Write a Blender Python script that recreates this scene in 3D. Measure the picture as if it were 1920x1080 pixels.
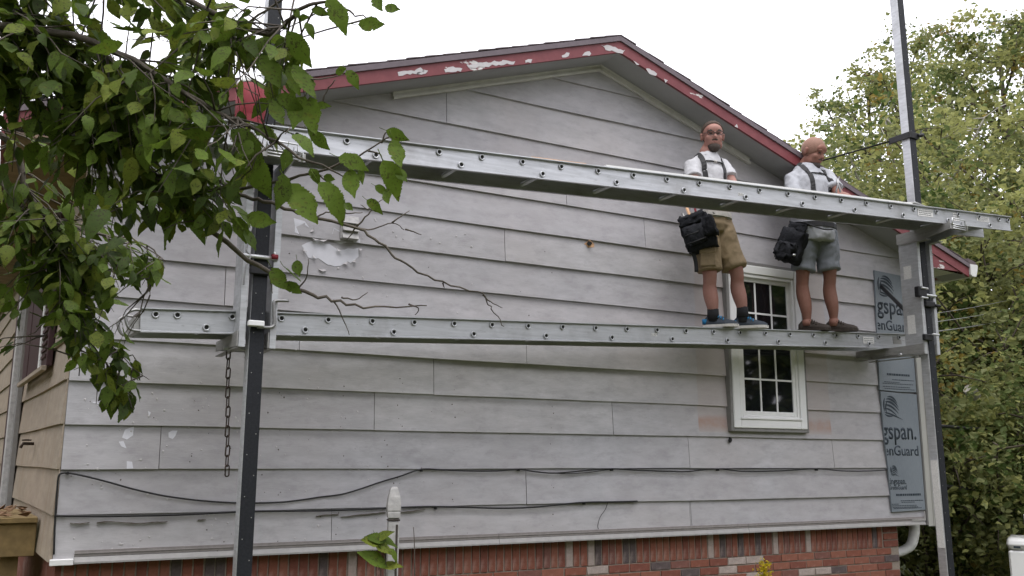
import bpy, bmesh, math, random
from mathutils import Vector, Matrix, Quaternion
rnd = random.Random(7)
R = math.radians
S = bpy.context.scene
COL = S.collection
for o in list(bpy.data.objects): bpy.data.objects.remove(o)

# ---------------------------------------------------------------- camera
F_PX = 1725.04
CAM = Vector((-0.3539, -6.0751, 1.6))
YAW, PITCH, ROLL = 0.506573, 0.183187, 0.004224
_fw = Vector((math.sin(YAW)*math.cos(PITCH), math.cos(YAW)*math.cos(PITCH), math.sin(PITCH)))
_r0 = Vector((math.cos(YAW), -math.sin(YAW), 0)); _u0 = _r0.cross(_fw)
_rt = _r0*math.cos(ROLL) + _u0*math.sin(ROLL)
_up = -_r0*math.sin(ROLL) + _u0*math.cos(ROLL)
cd = bpy.data.cameras.new('camera'); cam = bpy.data.objects.new('camera', cd); COL.objects.link(cam)
cd.sensor_width = 36; cd.lens = F_PX/1920*36; cd.clip_start = 0.05; cd.clip_end = 2000
m3 = Matrix((_rt, _up, -_fw)).transposed()
cam.matrix_world = Matrix.Translation(CAM) @ m3.to_4x4()
S.camera = cam

# ---------------------------------------------------------------- sky, sun, exposure
W = bpy.data.worlds.new('World'); S.world = W; W.use_nodes = True
wn = W.node_tree.nodes; wl = W.node_tree.links
for n in list(wn): wn.remove(n)
wo = wn.new('ShaderNodeOutputWorld'); bg = wn.new('ShaderNodeBackground')
sky = wn.new('ShaderNodeTexSky'); sky.sky_type = 'NISHITA'; sky.sun_disc = False
SUN_EL, SUN_AZ = R(70), R(205)      # azimuth of the sun, clockwise from +Y
sky.sun_elevation = SUN_EL; sky.sun_rotation = SUN_AZ; sky.dust_density = 6; sky.air_density = 1.5
hs = wn.new('ShaderNodeHueSaturation'); hs.inputs['Saturation'].default_value = 0.10
mx = wn.new('ShaderNodeMix'); mx.data_type = 'RGBA'; mx.inputs[0].default_value = 0.80   # even cloud deck
mx.inputs[7].default_value = (11.1, 11.05, 11.9, 1)
wl.new(sky.outputs[0], hs.inputs['Color']); wl.new(hs.outputs[0], mx.inputs[6])
wl.new(mx.outputs[2], bg.inputs['Color']); bg.inputs['Strength'].default_value = 0.115
wl.new(bg.outputs[0], wo.inputs['Surface'])
sd = bpy.data.lights.new('sun', 'SUN'); sd.energy = 1.3; sd.angle = R(35); sd.color = (1, .97, .93)
sun = bpy.data.objects.new('sun', sd); COL.objects.link(sun)
sv = Vector((math.sin(SUN_AZ)*math.cos(SUN_EL), math.cos(SUN_AZ)*math.cos(SUN_EL), math.sin(SUN_EL)))
sun.rotation_euler = (-sv).to_track_quat('-Z', 'Y').to_euler(); sun.location = sv*40
S.view_settings.view_transform = 'Standard'; S.view_settings.look = 'None'
S.view_settings.gamma = 1; S.view_settings.exposure = 0.80; S.view_settings.use_curve_mapping = False
S.render.engine = 'CYCLES'

# ---------------------------------------------------------------- measuring helpers (pixel of the photo -> point on a real surface)
def ray(px, py): return _fw + _rt*((px-960)/F_PX) - _up*((py-540)/F_PX)
def aty(px, py, y):
    d = ray(px, py); return CAM + d*((y-CAM.y)/d.y)
def atx(px, py, x):
    d = ray(px, py); return CAM + d*((x-CAM.x)/d.x)
def atz(px, py, z):
    d = ray(px, py); return CAM + d*((z-CAM.z)/d.z)
def atplane(px, py, o, n):
    d = ray(px, py); return CAM + d*((o-CAM).dot(n)/d.dot(n))
def atd(px, py, dist):
    return CAM + ray(px, py).normalized()*dist
def topx(p):
    v = p-CAM; z = v.dot(_fw)
    return 960+F_PX*v.dot(_rt)/z, 540-F_PX*v.dot(_up)/z

# ---------------------------------------------------------------- object helpers
def obj(name, me, mat=None, parent=None, smooth=False):
    if isinstance(me, bmesh.types.BMesh):
        bm = me; me = bpy.data.meshes.new(name)
        bmesh.ops.recalc_face_normals(bm, faces=bm.faces); bm.to_mesh(me); bm.free()
    o = bpy.data.objects.new(name, me); COL.objects.link(o)
    if mat is not None and len(me.materials) == 0: me.materials.append(mat)
    if smooth:
        for p in me.polygons: p.use_smooth = True
    if parent is not None: par(o, parent)
    return o
WM = {}
def par(o, p):
    """parent o to p; o keeps its world coordinates"""
    o.parent = p; o.matrix_parent_inverse = WM.get(p.name, Matrix.Identity(4)).inverted()
def tag(o, label, cat, group=None, kind=None):
    if label: o['label'] = label
    if cat: o['category'] = cat
    if group: o['group'] = group
    if kind: o['kind'] = kind
    return o
def thing(name, label, cat, loc=(0, 0, 0), group=None):
    e = bpy.data.objects.new(name, None); COL.objects.link(e); e.location = loc; e.empty_display_size = .1; WM[e.name] = Matrix.Translation(loc)
    return tag(e, label, cat, group)
def struct(name, bm, mat):
    o = obj(name, bm, mat); o['kind'] = 'structure'; return o

def NB(): return bmesh.new()
def box(bm, lo, hi, mtx=None):
    vs = []
    for z in (lo[2], hi[2]):
        for x, y in ((lo[0], lo[1]), (hi[0], lo[1]), (hi[0], hi[1]), (lo[0], hi[1])):
            p = Vector((x, y, z)); vs.append(bm.verts.new(mtx @ p if mtx else p))
    for f in ((0, 3, 2, 1), (4, 5, 6, 7), (0, 1, 5, 4), (1, 2, 6, 5), (2, 3, 7, 6), (3, 0, 4, 7)):
        bm.faces.new([vs[i] for i in f])
    return vs
def bbox(bm, lo, hi, b=.004, mtx=None):
    """bevelled box"""
    t = NB(); box(t, lo, hi)
    bmesh.ops.bevel(t, geom=t.edges[:], offset=b, segments=1, affect='EDGES')
    merge(bm, t, mtx)
def merge(bm, t, mtx=None):
    mp = {}
    for v in t.verts: mp[v] = bm.verts.new(mtx @ v.co if mtx else v.co)
    for f in t.faces:
        try: nf = bm.faces.new([mp[v] for v in f.verts]); nf.smooth = f.smooth; nf.material_index = f.material_index
        except ValueError: pass
    t.free()
def frame_of(d, hint=Vector((0, 0, 1))):
    d = d.normalized()
    if abs(d.dot(hint)) > .98: hint = Vector((1, 0, 0))
    a = hint.cross(d).normalized(); return a, d.cross(a)
def tube(bm, pts, rad, n=8, cap=True, sq=None, hint=None):
    """tube along pts; rad a number or list of numbers / (a,b) pairs"""
    pts = [Vector(p) for p in pts]; rings = []; pa = None
    for i, p in enumerate(pts):
        d = (pts[min(i+1, len(pts)-1)]-pts[max(i-1, 0)])
        if d.length < 1e-9: d = Vector((0, 0, 1))
        d.normalize()
        if pa is None: a, b = frame_of(d, hint or Vector((0, 0, 1)))
        else:
            a = pa - d*pa.dot(d)
            if a.length < 1e-6: a, b = frame_of(d)
            a.normalize(); b = d.cross(a)
        pa = a
        r = rad[i] if isinstance(rad, (list, tuple)) else rad
        ra, rb = r if isinstance(r, (list, tuple)) else (r, r)
        rings.append([bm.verts.new(p + a*ra*math.cos(2*math.pi*k/n) + b*rb*math.sin(2*math.pi*k/n)) for k in range(n)])
    for i in range(len(rings)-1):
        for k in range(n):
            f = bm.faces.new([rings[i][k], rings[i][(k+1) % n], rings[i+1][(k+1) % n], rings[i+1][k]]); f.smooth = True
    if cap:
        bm.faces.new(rings[0][::-1]); bm.faces.new(rings[-1])
    return rings
def lathe(bm, prof, o, axis=Vector((0, 0, 1)), n=16, closed=False):
    a, b = frame_of(axis, Vector((1, 0, 0)) if abs(axis.x) < .9 else Vector((0, 1, 0))); ax = axis.normalized(); rings = []
    for r, h in prof:
        rings.append([bm.verts.new(Vector(o)+ax*h+(a*math.cos(2*math.pi*k/n)+b*math.sin(2*math.pi*k/n))*max(r, 1e-4)) for k in range(n)])
    rng = range(len(rings)) if closed else range(len(rings)-1)
    for i in rng:
        j = (i+1) % len(rings)
        for k in range(n):
            f = bm.faces.new([rings[i][k], rings[i][(k+1) % n], rings[j][(k+1) % n], rings[j][k]]); f.smooth = True
    if not closed:
        bm.faces.new(rings[0][::-1]); bm.faces.new(rings[-1])
def prism(bm, poly, ax, d0, d1):
    """extrude 2D polygon; ax='y' -> poly in (x,z), 'x' -> (y,z), 'z' -> (x,y)"""
    def P(u, v, w): return {'y': (u, w, v), 'x': (w, u, v), 'z': (u, v, w)}[ax]
    A = [bm.verts.new(P(u, v, d0)) for u, v in poly]; B = [bm.verts.new(P(u, v, d1)) for u, v in poly]
    n = len(poly)
    bm.faces.new(A); bm.faces.new(B[::-1])
    for i in range(n): bm.faces.new([A[i], B[i], B[(i+1) % n], A[(i+1) % n]])
def ell(bm, c, r, rot=None, seg=16, ring=10):
    m = Matrix.Translation(Vector(c)) @ ((rot.to_4x4()) if rot else Matrix.Identity(4)) @ Matrix.Diagonal((r[0], r[1], r[2], 1))
    t = NB(); bmesh.ops.create_uvsphere(t, u_segments=seg, v_segments=ring, radius=1)
    for f in t.faces: f.smooth = True
    merge(bm, t, m)
def catmull(pts, n=6):
    pts = [Vector(p) for p in pts]; out = []
    for i in range(len(pts)-1):
        p0 = pts[max(i-1, 0)]; p1 = pts[i]; p2 = pts[i+1]; p3 = pts[min(i+2, len(pts)-1)]
        for k in range(n):
            t = k/n
            out.append(.5*((2*p1)+(-p0+p2)*t+(2*p0-5*p1+4*p2-p3)*t*t+(-p0+3*p1-3*p2+p3)*t**3))
    out.append(pts[-1]); return out

# ---------------------------------------------------------------- materials
MATS = {}
class MT:
    """small node-material builder"""
    def __init__(s, name, rough=.7, metal=0, spec=.4):
        s.m = bpy.data.materials.new(name); s.m.use_nodes = True; s.t = s.m.node_tree; s.n = s.t.nodes; s.l = s.t.links
        s.b = s.n['Principled BSDF']; s.b.inputs['Roughness'].default_value = rough; s.b.inputs['Metallic'].default_value = metal
        s.b.inputs['Specular IOR Level'].default_value = spec
        s.tc = s.n.new('ShaderNodeTexCoord'); MATS[name] = s.m
    def map(s, scale=(1, 1, 1), rot=(0, 0, 0), src='Object'):
        mp = s.n.new('ShaderNodeMapping'); mp.inputs['Scale'].default_value = scale; mp.inputs['Rotation'].default_value = rot
        s.l.new(s.tc.outputs[src], mp.inputs[0]); return mp.outputs[0]
    def noise(s, scale=5, det=5, vec=None, rough=.6, dist=0):
        n = s.n.new('ShaderNodeTexNoise'); n.inputs['Scale'].default_value = scale; n.inputs['Detail'].default_value = det
        n.inputs['Roughness'].default_value = rough; n.inputs['Distortion'].default_value = dist
        s.l.new(vec or s.tc.outputs['Object'], n.inputs['Vector']); return n.outputs[0]
    def vor(s, scale=5, vec=None):
        n = s.n.new('ShaderNodeTexVoronoi'); n.inputs['Scale'].default_value = scale
        s.l.new(vec or s.tc.outputs['Object'], n.inputs['Vector']); return n.outputs['Distance']
    def ramp(s, fac, stops, const=False):
        r = s.n.new('ShaderNodeValToRGB'); e = r.color_ramp.elements
        if const: r.color_ramp.interpolation = 'CONSTANT'
        while len(e) < len(stops): e.new(.5)
        for el, (p, c) in zip(e, stops): el.position = p; el.color = (c, c, c, 1) if isinstance(c, (int, float)) else (*c, 1)
        s.l.new(fac, r.inputs[0]); return r.outputs[0]
    def mix(s, fac, a, b, mode='MIX'):
        x = s.n.new('ShaderNodeMix'); x.data_type = 'RGBA'; x.blend_type = mode
        for i, v in ((0, fac), (6, a), (7, b)):
            if isinstance(v, bpy.types.NodeSocket): s.l.new(v, x.inputs[i])
            elif i == 0: x.inputs[0].default_value = v
            else: x.inputs[i].default_value = (*v, 1) if len(v) == 3 else v
        return x.outputs[2]
    def math(s, op, a, b=0.0, clamp=False):
        x = s.n.new('ShaderNodeMath'); x.operation = op; x.use_clamp = clamp
        for i, v in ((0, a), (1, b)):
            if isinstance(v, bpy.types.NodeSocket): s.l.new(v, x.inputs[i])
            else: x.inputs[i].default_value = v
        return x.outputs[0]
    def rand(s):
        return s.n.new('ShaderNodeObjectInfo').outputs['Random']
    def col(s, c):
        if isinstance(c, bpy.types.NodeSocket): s.l.new(c, s.b.inputs['Base Color'])
        else: s.b.inputs['Base Color'].default_value = (*c, 1)
        return s
    def rough(s, c): s.l.new(c, s.b.inputs['Roughness']); return s
    def bump(s, h, st=.3, dist=.01):
        b = s.n.new('ShaderNodeBump'); b.inputs['Strength'].default_value = st; b.inputs['Distance'].default_value = dist
        s.l.new(h, b.inputs['Height']); s.l.new(b.outputs[0], s.b.inputs['Normal']); return s
def simple(name, c, rough=.6, metal=0, var=.18, scale=20, bump=.15, spec=.4, bd=.004):
    t = MT(name, rough, metal, spec); n = t.noise(scale, 6)
    lo = tuple(x*(1-var) for x in c); hi = tuple(min(1, x*(1+var)) for x in c)
    t.col(t.ramp(n, [(.3, lo), (.7, hi)])); t.bump(n, bump, bd); return t.m

def mk_siding(name, base, side=False):
    t = MT(name, .62, 0, .35)
    st = t.map((1.6, 1.6, 5)); n1 = t.noise(2.2, 7, st, .65); n2 = t.noise(.7, 4); n3 = t.noise(60, 4, t.map((.25, .25, 3)))
    c = t.mix(t.ramp(n1, [(.35, 0), (.7, 1)]), tuple(x*.80 for x in base), tuple(min(1, x*1.08) for x in base))
    c = t.mix(t.ramp(n2, [(.38, 0), (.72, .7)]), c, (base[0]*.84, base[1]*.785, base[2]*.75))
    n4 = t.noise(6, 8, t.map((1, 1, 2.2)), .75); c = t.mix(t.ramp(n4, [(.50, 0), (.70, .6)]), c, (base[0]*.62, base[1]*.60, base[2]*.61))
    rv = t.rand(); c = t.mix(1.0, c, t.ramp(rv, [(0, (.90, .90, .91)), (1, (1.0, .995, .985))]), 'MULTIPLY')
    # dark weathered scratches, patchy
    sc = t.noise(26, 5, t.map((1, 1, 7)), .75); pm = t.noise(.9, 3)
    scr = t.math('MULTIPLY', t.ramp(sc, [(.66, 0), (.72, 1)]), t.ramp(pm, [(.47, 0), (.62, .85)]))
    c = t.mix(scr, c, (.16, .14, .125))
    if not side:
        # ghosts of the shutters that once flanked the window: bare older paint, pinkish
        sp = t.n.new('ShaderNodeSeparateXYZ'); t.l.new(t.tc.outputs['Object'], sp.inputs[0])
        x, z = sp.outputs[0], sp.outputs[2]
        def band(v, a, b, w=.012):
            return t.math('MULTIPLY', t.math('MULTIPLY', t.math('SUBTRACT', v, a), 1/w, True),
                          t.math('MULTIPLY', t.math('SUBTRACT', b, v), 1/w, True))
        g = t.math('ADD', band(x, 4.80, 5.135), band(x, 6.01, 6.38)); g = t.math('MULTIPLY', g, band(z, 1.82, 3.42))
        c = t.mix(t.math('MULTIPLY', g, .55), c, (.40, .345, .325))
        gr = t.math('MULTIPLY', g, band(z, 1.83, 1.98, .05))
        c = t.mix(t.math('MULTIPLY', gr, t.ramp(t.noise(9, 5), [(.35, .2), (.65, .75)])), c, (.36, .22, .17))
    else:
        rs = t.noise(3, 6, t.map((1, 3, .35))); c = t.mix(t.ramp(rs, [(.5, 0), (.72, .6)]), c, (.26, .19, .13))
    t.col(c); t.bump(t.math('ADD', n3, t.math('MULTIPLY', n1, .6)), .22, .004); return t.m
M = {}
M['siding'] = mk_siding('siding_paint', (.478, .472, .497))
M['siding_side'] = mk_siding('siding_side_shaded', (.38, .32, .255), True)  # darker, browner base puts the side wall's shade into its paint
M['sheath'] = simple('sheathing', (.2, .18, .16))
M['bare'] = simple('bare_primer', (.62, .62, .67), .75, var=.06, scale=14, bump=.2)
M['flake'] = simple('paint_flake', (.50, .48, .49), .7, var=.08)
M['darkspeck'] = simple('dark_speck', (.10, .085, .07), .9)
M['soffit'] = simple('soffit_paint', (.30, .30, .305), .7, var=.08, scale=3)
M['soffit_brown'] = simple('soffit_brown_wood', (.24, .17, .125), .8, var=.3, scale=9)
M['frieze'] = simple('channel_grey', (.60, .59, .565), .5, var=.1, scale=12)
M['strip'] = simple('starter_strip', (.24, .22, .215), .45, var=.12, scale=30)
M['strip_lip'] = simple('starter_lip', (.31, .30, .295), .4, var=.1)
def mk_red(name='red_fascia', amt=.5):
    t = MT(name, .55, 0, .4)
    n = t.noise(5, 6, t.map((.5, 1, 1.2)), .62); f = t.noise(40, 4)
    c = t.ramp(t.noise(12, 5), [(.3, (.15, .033, .04)), (.7, (.20, .05, .057))])
    c = t.mix(t.ramp(n, [(amt, 0), (amt+.015, 1)]), c, (.62, .60, .59)); t.col(c); t.bump(n, .2, .004); return t.m
M['red'] = mk_red('red_fascia', .68); M['red_peel'] = mk_red('red_fascia_peeling', .545)
M['rake'] = simple('rake_trim_purple', (.13, .105, .12), .6, var=.12)
def mk_shingle():
    t = MT('shingles', .9, 0, .2); n = t.noise(160, 3); m_ = t.noise(4, 4)
    c = t.mix(t.ramp(m_, [(.3, 0), (.7, 1)]), (.075, .06, .065), (.125, .10, .105)); c = t.mix(t.ramp(n, [(.4, 0), (.8, .5)]), c, (.2, .17, .17))
    t.col(c); t.bump(n, .5, .004); return t.m
M['shingle'] = mk_shingle()
M['white'] = simple('white_vinyl', (.74, .74, .74), .35, var=.03, scale=8, bump=.02)
M['sash'] = simple('white_sash', (.74, .74, .73), .35, var=.04, scale=8, bump=.02)
M['greytrim'] = simple('grey_coil_trim', (.20, .195, .19), .45, var=.1)
M['corner'] = simple('corner_post_vinyl', (.36, .355, .335), .5, var=.07, scale=3, bump=.03)
t = MT('window_glass', .03, 0, .5); t.col((.008, .009, .011)); t.b.inputs['IOR'].default_value = 1.7; M['glass'] = t.m
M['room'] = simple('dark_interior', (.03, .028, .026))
M['gutter'] = simple('gutter_white', (.62, .62, .61), .4, var=.06)
def mk_foam():
    t = MT('foam_sheet_blue', .5, 0, .4); n = t.noise(3, 5); f = t.noise(60, 3, t.map((4, 1, .4)))
    t.col(t.mix(t.ramp(f, [(.35, 0), (.7, .5)]), t.ramp(n, [(.3, (.15, .175, .205)), (.7, (.185, .21, .24))]), (.235, .255, .28))); t.bump(f, .15, .002); return t.m
M['foam'] = mk_foam()
M['ink'] = simple('navy_print', (.022, .032, .045), .6, var=.1)
M['mortar'] = simple('mortar', (.25, .21, .175), .9, var=.15, scale=60, bump=.4)
BR = []
for i, (c, v) in enumerate((((.215, .08, .054), .2), ((.235, .096, .066), .18), ((.18, .066, .048), .22), ((.175, .08, .065), .25), ((.10, .078, .078), .3), ((.36, .30, .275), .25))):
    t = MT('brick_%s' % 'abcdef'[i], .85, 0, .25); n = t.noise(28, 6, None, .7); k = t.noise(7, 4)
    c1 = t.ramp(n, [(.3, tuple(x*(1-v) for x in c)), (.7, tuple(x*(1+v) for x in c))])
    c1 = t.mix(t.ramp(k, [(.55, 0), (.75, .45)]), c1, (.40, .33, .30) if i < 5 else (.25, .12, .1))
    t.col(c1); t.bump(n, .5, .004); BR.append(t.m)
def mk_alu(name, base=(.50, .51, .53), metal=.75, rough=.42):
    t = MT(name, rough, metal, .5); n = t.noise(10, 6, t.map((.35, 1, 5)), .65); g = t.noise(45, 4, t.map((.2, 1, 6))); d = t.noise(3, 5)
    c = t.ramp(n, [(.25, tuple(x*.80 for x in base)), (.75, tuple(min(1, x*1.12) for x in base))])
    c = t.mix(t.ramp(d, [(.50, 0), (.70, .5)]), c, (.24, .23, .225)); sp = t.noise(38, 3); c = t.mix(t.ramp(sp, [(.70, 0), (.73, .6)]), c, (.62, .62, .63)); sc = t.noise(16, 5, t.map((.5, 1, 3)), .8); c = t.mix(t.ramp(sc, [(.62, 0), (.68, .5)]), c, (.13, .125, .12)); t.col(c)
    t.rough(t.ramp(n, [(.2, rough+.14), (.8, rough-.08)])); t.bump(g, .12, .002); return t.m
M['alu'] = mk_alu('aluminium_weathered'); M['alu_bright'] = mk_alu('aluminium_bright', (.66, .67, .69), .7, .38)
M['alu_dull'] = mk_alu('aluminium_dull', (.33, .325, .315), .55, .55)
M['alu_pole'] = mk_alu('aluminium_pole', (.52, .53, .55), .6, .5)
M['steel'] = mk_alu('steel_grey', (.30, .30, .30), .8, .45)
M['hole'] = simple('hole_shade', (.012, .012, .012), .9)  # near-black colour stands for the shade inside the rung tubes
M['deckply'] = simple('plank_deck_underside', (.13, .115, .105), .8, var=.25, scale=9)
def mk_rubber():
    t = MT('black_rubber', .62, 0, .35); n = t.noise(70, 4); w = t.vor(16)
    c = t.ramp(n, [(.3, (.006, .007, .010)), (.75, (.016, .018, .024))]); t.col(c); t.bump(n, .3, .002); return t.m
M['rubber'] = mk_rubber()
M['blackmetal'] = simple('black_steel', (.018, .018, .02), .5, .3)
M['rust'] = simple('rusty_chain', (.055, .04, .032), .7, .5, var=.4, scale=60)
M['cable'] = simple('black_cable', (.014, .014, .015), .55)
M['redplastic'] = simple('red_plastic', (.20, .014, .024), .6, var=.06, bump=.02)
M['whiteplastic'] = simple('white_plastic', (.78, .78, .78), .35, var=.04, bump=.02)
M['label'] = simple('paper_label', (.66, .65, .64), .5, var=.15, scale=90)
M['yellowwood'] = simple('yellow_timber', (.20, .14, .06), .8, var=.25, scale=14)
M['orangewood'] = simple('fresh_wood', (.62, .38, .22), .7)
M['maroon'] = simple('maroon_shutter', (.045, .018, .02), .6)
M['postwhite'] = simple('weathered_white_post', (.40, .39, .385), .75, var=.22, scale=26, bump=.35)
M['postdark'] = simple('post_split', (.05, .042, .036), .9)
M['leafdry'] = simple('dry_leaves', (.17, .10, .055), .9, var=.4)
# ================================================================ GROUND
bm = NB(); bmesh.ops.create_grid(bm, x_segments=120, y_segments=120, size=400)
for v in bm.verts:
    r = math.hypot(v.co.x-3, v.co.y+2)
    v.co.z = (math.sin(v.co.x*.21)*math.cos(v.co.y*.17)*.25 if r > 20 else 0) - .02
t = MT('grass_ground', .95, 0, .1); n = t.noise(9, 6); n2 = t.noise(.5, 4)
t.col(t.mix(t.ramp(n2, [(.35, 0), (.7, 1)]), t.ramp(n, [(.3, (.035, .05, .015)), (.7, (.07, .095, .03))]), (.085, .075, .04))); t.bump(n, .6, .05); M['grass'] = t.m
struct('ground', bm, M['grass'])

# ================================================================ HOUSE
EXP = .26; ZL = {k: 1.528+k*EXP for k in range(-2, 16)}
ZL[10] -= .022; ZL[11] += .02; ZL[12] = 4.672
XR = 7.60; XP = 3.85; ZP = 5.044; SL = .337; YF = -.30
def rooftop(x): return ZP-SL*abs(x-XP)
def soffit_z(x): return rooftop(x)-.150
house = thing('house', 'grey lap sided gable house with red trim on a brick base', 'house', (3.85, 4.5, 0))

# sheathing of the gable wall
bm = NB(); prism(bm, [(0.0, 1.0), (7.72, 1.0), (7.72, soffit_z(7.72)), (XP, soffit_z(XP)), (0, soffit_z(0))], 'y', .0, .12)
wall = obj('gable_wall', bm, M['sheath'], house)
# lap boards, cut at the butt seams seen in the photograph (pixel of the seam -> row and x)
seams = {}
for px, py in ((836, 195), (945, 455), (1207, 435), (985, 668), (985, 912), (1294, 960), (1147, 785), (812, 705), (1290, 847), (1293, 1000),
               (560, 640), (700, 790), (1060, 365), (420, 560), (1560, 850), (620, 1000), (300, 830)):
    p = aty(px, py, 0)
    k = max([k for k in ZL if ZL[k] <= p.z] or [-2]); seams.setdefault(k, []).append(p.x)
def board(k, x0, x1, zb, zt):
    n = max(2, int((x1-x0)/.22)); xs = [x0+(x1-x0)*i/n for i in range(n+1)]
    if x0 < XP < x1: xs = sorted(xs+[XP])
    bm = NB(); rows = []
    ph = rnd.random()*9; am = rnd.uniform(.4, 1)*.0022; dpt = rnd.uniform(.021, .025)
    for x in xs:
        b = zb+am*math.sin(x*1.7+ph)+am*.6*math.sin(x*4.1+ph*2); tp = min(zt+.012, soffit_z(x))
        if tp-b < .004: rows.append(None); continue
        yb = -dpt-.0015*math.sin(x*2.3+ph); yt = -.003-(dpt-.003)*max(0, 1-(tp-b)/(zt-zb+.012))
        rows.append([bm.verts.new(q) for q in ((x, yb, b), (x, yt, tp), (x, .004, tp), (x, .004, b))])
    pr = None; first = None
    for r in rows:
        if r is None:
            if pr: bm.faces.new(pr)
            pr = None; continue
        if pr is None: bm.faces.new(r[::-1])
        else:
            for i in range(4): bm.faces.new([pr[i], pr[(i+1) % 4], r[(i+1) % 4], r[i]])
        pr = r
    if pr: bm.faces.new(pr)
    if len(bm.faces): obj('siding_board', bm, M['siding'], wall)
    else: bm.free()
ks = sorted(ZL)
for i, k in enumerate(ks[:-1]):
    zb, zt = ZL[k], ZL[ks[i+1]]
    if zb > soffit_z(XP): break
    cuts = [0.004]+sorted(seams.get(k, []))+[XR]
    for a, b in zip(cuts, cuts[1:]):
        board(k, a+(.0022 if a > .01 else 0), b-(.0022 if b < XR else 0), zb, zt)

# bare patches where paint has come off, each a thin irregular sheet lifted on its rim
def patch(pts, y=-.021, mat='bare', name='bare_patch', jag=.35):
    P = [aty(px, py, y) for px, py in pts]; out = []
    for a, b in zip(P, P[1:]+P[:1]):
        n = max(1, int((b-a).length/.035))
        for i in range(n):
            q = a.lerp(b, i/n); s = .022*jag
            out.append((q.x+rnd.uniform(-s, s), q.z+rnd.uniform(-s, s)))
    def yy(z):
        k = max(k for k in ZL if ZL[k] <= z+1e-6); return -.0235+.0205*min(1, (z-ZL[k])/EXP)-.0022
    bm = NB(); A = [bm.verts.new((x, yy(z), z)) for x, z in out]; B = [bm.verts.new((x, yy(z)+.004, z)) for x, z in out]
    bm.faces.new(A); n = len(A)
    for i in range(n): bm.faces.new([A[i], B[i], B[(i+1) % n], A[(i+1) % n]])
    bmesh.ops.triangulate(bm, faces=[f for f in bm.faces if len(f.verts) > 4])
    return obj(name, bm, M[mat], wall)
patch([(552, 412), (568, 411), (583, 428), (584, 444), (548, 437), (553, 425)], jag=.8)
patch([(574, 450), (600, 453), (634, 461), (640, 465), (658, 462), (677, 468), (668, 486), (640, 498), (612, 493), (578, 478), (566, 464)], jag=.8)
patch([(623, 428), (640, 432), (672, 452), (672, 458), (633, 451), (625, 440)], jag=.8)
patch([(231, 805), (248, 803), (246, 815), (241, 822), (232, 818)], jag=.6)
patch([(316, 812), (323, 807), (333, 808), (331, 817), (323, 824), (316, 820)], jag=.2)
patch([(225, 830), (233, 829), (234, 840), (228, 840)], jag=.5)
patch([(174, 751), (186, 751), (184, 760), (176, 758)], jag=.5)
patch([(274, 771), (284, 774), (281, 780), (275, 777)], jag=.5)
patch([(237, 868), (248, 869), (247, 876), (240, 877)], jag=.6)
for px, py, a, l in ((592, 447, 10, .05), (606, 449, -10, .06), (520, 433, 5, .05), (636, 467, 30, .04), (648, 492, -20, .03), (572, 468, 60, .035), (590, 480, 40, .03), (605, 505, 0, .05), (585, 430, -60, .04), (664, 488, -40, .03), (676, 466, 0, .025)):
    c = aty(px, py, -.03); bm = NB(); ca, sa = math.cos(R(a)), math.sin(R(a)); prev = None
    for i in range(5):
        u = i/4-.5; r = []
        for v, yy_ in ((0, -.020), (.010, -.026), (.016, -.034)):
            x = u*l; z = v*(1-1.4*abs(u)); r.append(bm.verts.new((c.x+x*ca-z*sa, yy_-rnd.uniform(0, .002), c.z-(x*sa+z*ca))))
        if prev:
            for k in range(2): bm.faces.new([prev[k], prev[k+1], r[k+1], r[k]])
        prev = r
    obj('paint_curl', bm, M['flake'], wall)
# the woodpecker hole with its orange bare fibre
p = patch([(1098, 455), (1104, 451), (1112, 453), (1117, 456), (1116, 461), (1104, 463), (1099, 461)], mat='orangewood', name='bare_wood_patch', jag=.5)
def hole(px, py, rx, rz):
    c = aty(px, py, -.031); bm = NB()
    prism(bm, [(c.x+rx*math.cos(a*.7)*(1+.25*math.sin(a*3)), c.z+rz*math.sin(a*.7)*(1+.2*math.cos(a*2))) for a in range(9)], 'y', c.y, c.y+.01)
    obj('hole', bm, M['hole'], wall)
hole(1106, 456, .022, .018); hole(1370, 825, .018, .022)
# paint chips and dirt flecks too small to pick apart
for nm, mt, rects, cnt, smin, smax in (
        ('paint_specks', 'flake', [(130, 700, 700, 1040), (520, 400, 900, 700)], 150, .003, .010),
        ('dirt_specks', 'darkspeck', [(130, 700, 900, 1040), (500, 450, 1300, 900)], 130, .002, .006)):
    bm = NB()
    for i in range(cnt):
        r_ = rects[0] if i < cnt*.72 else rects[1]
        px = rnd.uniform(r_[0], r_[2]); py = rnd.uniform(r_[1], r_[3]); c = aty(px, py, -.02)
        if c.x < .03 or c.x > 7: continue
        if nm == 'dirt_specks' and rnd.random() < .5:
            c.x = rnd.choice([.32, .74, 1.28, 1.70, 2.12, 2.54, 3.36])+rnd.uniform(-.02, .02)
        k = max(k for k in ZL if ZL[k] <= c.z) if c.z >= ZL[-2] else -2
        y0 = -.0245+.0205*min(1, max(0, (c.z-ZL[k])/EXP))
        s = rnd.uniform(smin, smax); n = rnd.randint(5, 7)
        vs = [bm.verts.new((c.x+s*rnd.uniform(.6, 1.2)*math.cos(2*math.pi*j/n), y0-.002, c.z+s*rnd.uniform(.5, 1.3)*math.sin(2*math.pi*j/n))) for j in range(n)]
        vb = bm.verts.new((c.x, y0-.004, c.z))
        for j in range(n): bm.faces.new([vs[j], vs[(j+1) % n], vb])
    o = obj(nm, bm, M[mt], wall); o['kind'] = 'stuff'
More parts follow.
